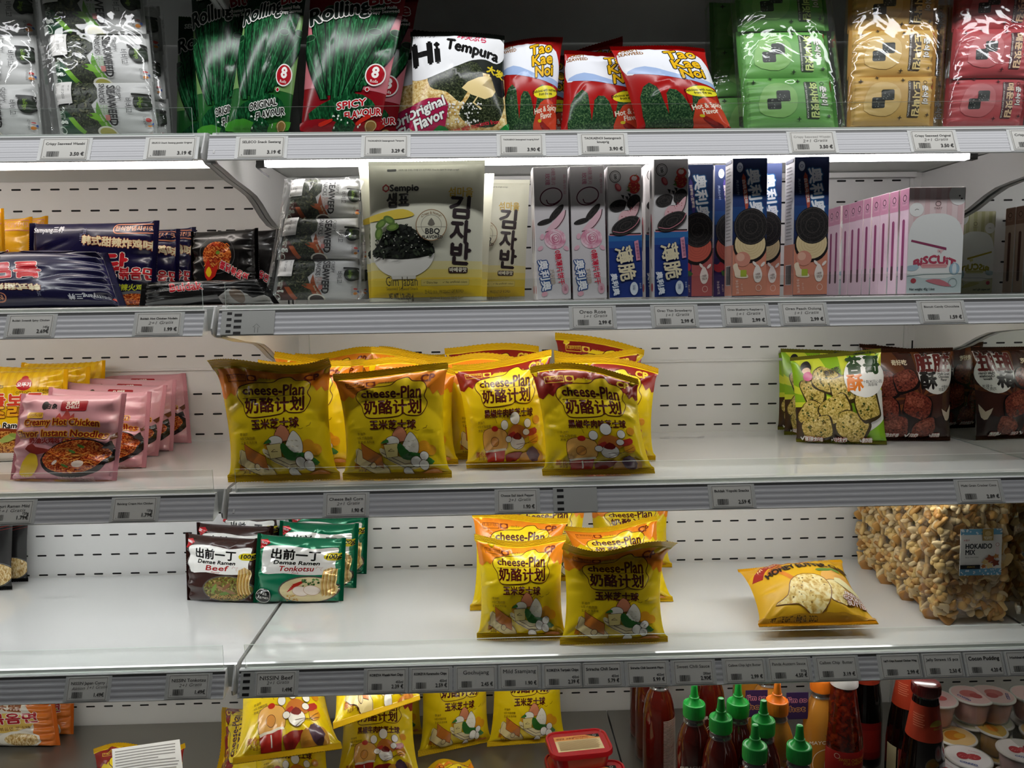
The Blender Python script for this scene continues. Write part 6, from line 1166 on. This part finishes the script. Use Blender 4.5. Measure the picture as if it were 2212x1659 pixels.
CL = Art(100, '#8e1512', 'satin'); CL.ring(14, 90, 6, 6, 1.4, '#e0c8b8'); CL.text('SWEET CHILI SAUCE\nFOR CHICKEN', 56, 78, 10, '#c98a2a', bold=.25, fit=76); CL.text('Sauce Aigre-doux Piment', 56, 56, 7, '#e0c8b0', fit=60); CL.ell(56, 24, 36, 20, '#5a1008'); CL.ell(56, 26, 28, 13, '#c9843a'); CL.line([(20, 20), (40, 4), (74, 4), (92, 24)], 2, '#e8dccc', sm=4)
def tall(x, y, label, kind, rot=0):
    t = thing('sauce_bottle', label, 'sauce bottle', 'tall glass sauce bottles', Matrix.Translation((x, y, Z5)) @ Matrix.Rotation(rot, 4, 'Z')); m = MB()
    if kind == 'sweet':
        pr = [(.0001, 0), (.029, 0), (.0325, .003), (.033, .01), (.033, .105), (.031, .125), (.0245, .165), (.0205, .195), (.0195, .205)]; m.lathe(pr, SWEET, 36)
        m.build('bottle_body', t); m = MB(); R = lambda z: np.full_like(np.asarray(z, float), .0332); zz = np.linspace(.028, .10, 2); m.lathe([(.0331, .028), (.0334, .0285), (.0334, .0995), (.0331, .10)], M('#8e1512', 'satin'), 36); cylart(m, CL, lambda z: np.full_like(np.asarray(z, float), .0335), .064, .070); m.build('paper_label', t)
        m = MB(); m.lathe([(.0195, .204), (.0225, .2045), (.0228, .206), (.0222, .234), (.021, .236), (.0001, .236)], WH, 36); m.build('screw_cap', t, angle=40)
    else:
        pr = [(.0001, 0), (.031, 0), (.034, .004), (.0345, .012), (.034, .09), (.0305, .13), (.0250, .17), (.0205, .20), (.0185, .222), (.0180, .2245)]
        prr = lambda z: np.interp(z, [p[1] for p in pr[2:]], [p[0] for p in pr[2:]])
        m.lathe(pr, SOY, 36); m.build('bottle_body', t)
        m = MB(); zz = np.linspace(.158, .214, 8); m.lathe([(float(prr(z))+.0006, z) for z in zz], M('#a3341c', 'satin'), 36)
        NW = Art(90, '#a3341c', 'satin'); NW.ell(66, 40, 20, 16, '#9a8a30', a0=0, a1=180); NW.text('SAUCE', 66, 34, 7, '#9a8a30', bold=.2)
        for i in range(6): NW.rect(4, 66-i*6, 34-i % 2*4, 67.4-i*6, '#d88a6a')
        cylart(m, NW, lambda z: prr(z)+.0007, .186, .060); m.build('neck_label', t)
        m = MB(); LB = Art(120, '#8e1a16', 'satin'); LB.rect(0, 0, 100, 120, '#8e1a16'); LB.rect(-30, 0, 0, 120, '#cfc59a'); LB.rect(-24, 10, -5, 110, '#9a9068'); LB.rect(10, 20, 90, 100, '#a8281e'); cylart(m, LB, lambda z: np.full_like(np.asarray(z, float), .0350), .055, .052)
        m.lathe([(.03455, .02), (.0348, .021), (.0348, .088), (.03455, .089)], M('#7d1613', 'satin'), 20, a0=-PI/2-.75, a1=-PI/2+.75); m.lathe([(.03455, .02), (.0348, .021), (.0348, .088), (.03455, .089)], M('#cfc59a', 'satin'), 10, a0=-PI/2-1.45, a1=-PI/2-.85); m.build('paper_label', t)
        m = MB(); m.lathe([(.0182, .2225), (.0178, .228)], NECK, 32); m.lathe([(.0178, .226), (.0205, .2275), (.0212, .2295), (.0212, .243), (.0202, .2455), (.0180, .2465), (.0001, .2462)], plain('maroon_cap', '#5a1214', .2, coat=.6), 36)
        for k in range(40): a = 2*PI*k/40; m.box(.0211*math.cos(a)-.0004, .0211*math.sin(a)-.0004, .230, .0211*math.cos(a)+.0004, .0211*math.sin(a)+.0004, .242, m.mats[1])
        m.build('screw_cap', t, angle=40)
for px, py, z, k, lab, r in ((1823, 1476, .205, 'sweet', 'sweet chilli bottle with white cap and red label', .1), (2001, 1472, .2462, 'soy', 'dark sauce bottle with maroon cap and red neck label, nearest', -.1)):
    p = atz(px, py, Z5+z); tall(p[0], p[1], lab, k, r)
for X, Y, k, lab, r in ((1.005, .175, 'sweet', 'sweet chilli bottle half hidden behind the orange sauce bottle', .1), (1.097, .115, 'soy', 'dark sauce bottle with red neck label, second from the front', -.15), (1.062, .205, 'soy', 'dark sauce bottle with red neck label, third from the front', -.1)): tall(X, Y, lab, k, r)
# ------------------------------------------------------------------ jelly cups
CUPC = clear('cup_plastic', (.95, .95, .93, 1), .05, .06, haze=.18); LIDR = plain('lid_rim', '#d9d4cc', .25)
def jelly(px, py, zt, kind, label, r=.0345, pos=None):
    p = pos; col, lid = {'peach': ('#e4aaa4', '#ecc4c0'), 'straw': ('#e6c4c0', '#efe8e5'), 'mango': ('#e2ac4a', '#e4bc64'), 'orange': ('#e2b468', '#e8c484'), 'green': ('#c4c394', '#d8d8b8'), 'white': ('#e2ded6', '#ece9e4')}[kind]
    t = thing('jelly_cup', label, 'dessert cup', 'jelly cups stacked at the lower right', Matrix.Translation((p[0], p[1], Z5+zt-.046)) @ Matrix.Rotation(random.Random(px).uniform(-.5, .5), 4, 'Z'))
    m = MB(); k = r/.0355; m.lathe([(.0001, .003), (.024*k, .003), (.0255*k, .006), (.031*k, .038), (.0001, .0385)], plain('jelly_'+kind, col, .25), 28); m.build('jelly_filling', t)
    m = MB(); m.lathe([(.0001, 0), (.025*k, 0), (.0265*k, .003), (.0325*k, .042), (.0335*k, .043)], CUPC, 28); m.build('cup_shell', t)
    m = MB(); m.lathe([(.0335*k, .0425), (.036*k, .0425), (.0362*k, .044), (.0355*k, .0456), (.0325*k, .0458)], LIDR, 32); m.lathe([(.0001, .0457), (.0326*k, .0457)], M(lid, 'gloss'), 32)
    A = Art(100, lid, 'satin')
    if kind == 'straw': A.ell(40, 58, 17, 14, '#b5343c', 30); A.ell(60, 44, 18, 14, '#c23f45', -20); A.specks(30, 36, 74, 66, 26, 1, ['#e8b8b0'], 3); A.text('COZZO', 24, 26, 11, '#2f4a9a', bold=.4, rot=-50); A.text('Strawberry', 80, 60, 6, '#c2606a', rot=-50)
    elif kind == 'peach': A.ell(44, 54, 24, 20, '#d87a76', 20); A.ell(60, 44, 16, 14, '#c85a5a'); A.text('COZZO', 24, 26, 11, '#2f4a9a', bold=.4, rot=-50)
    elif kind in ('mango', 'orange'): A.ell(46, 52, 28, 20, '#d8862a', 20); A.ell(60, 42, 18, 12, '#e0a43a'); A.line([(20, 70), (50, 78), (80, 70)], 3, '#8a7a2a', sm=4)
    put_art(m, A, lambda a, b, o: np.stack([(a/100-.5)*.064*k, (b/100-.5)*.064*k, .0458+o*.6], 1)); m.build('cup_lid', t)
for px, py, zt, kinds, lab in ((2098, 1500, .150, ('peach', 'green', 'white'), 'second from right at the back'), (2180, 1492, .150, ('mango', 'orange', 'straw'), 'rightmost at the back'), (2022, 1506, .150, ('peach', 'white', 'green'), 'at the back beside the bottle'),
    (2062, 1588, .104, ('orange', 'green'), 'in the second row, left'), (2152, 1570, .104, ('mango', 'orange'), 'in the second row, right'), (2092, 1634, .116, ('straw', 'white'), 'in the middle of the third row'), (2204, 1620, .112, ('straw', 'peach'), 'right in the third row'),
    (2026, 1656, .112, ('straw',), 'left in the third row'), (2146, 1688, .118, ('peach',), 'right at the lower photo edge'), (2064, 1700, .112, ('mango',), 'left at the lower photo edge')):
    p0 = atz(px, py, Z5+zt)
    for n_, kd in enumerate(kinds):
        q = zt-n_*.0476
        if q < .046: continue
        jelly(px, py, q, kd, f"{dict(peach='pink', straw='white and red', mango='yellow', orange='amber', green='pale green', white='milky')[kd]} jelly cup, {('top', 'second', 'third')[n_]} of the stack {lab}", pos=p0)
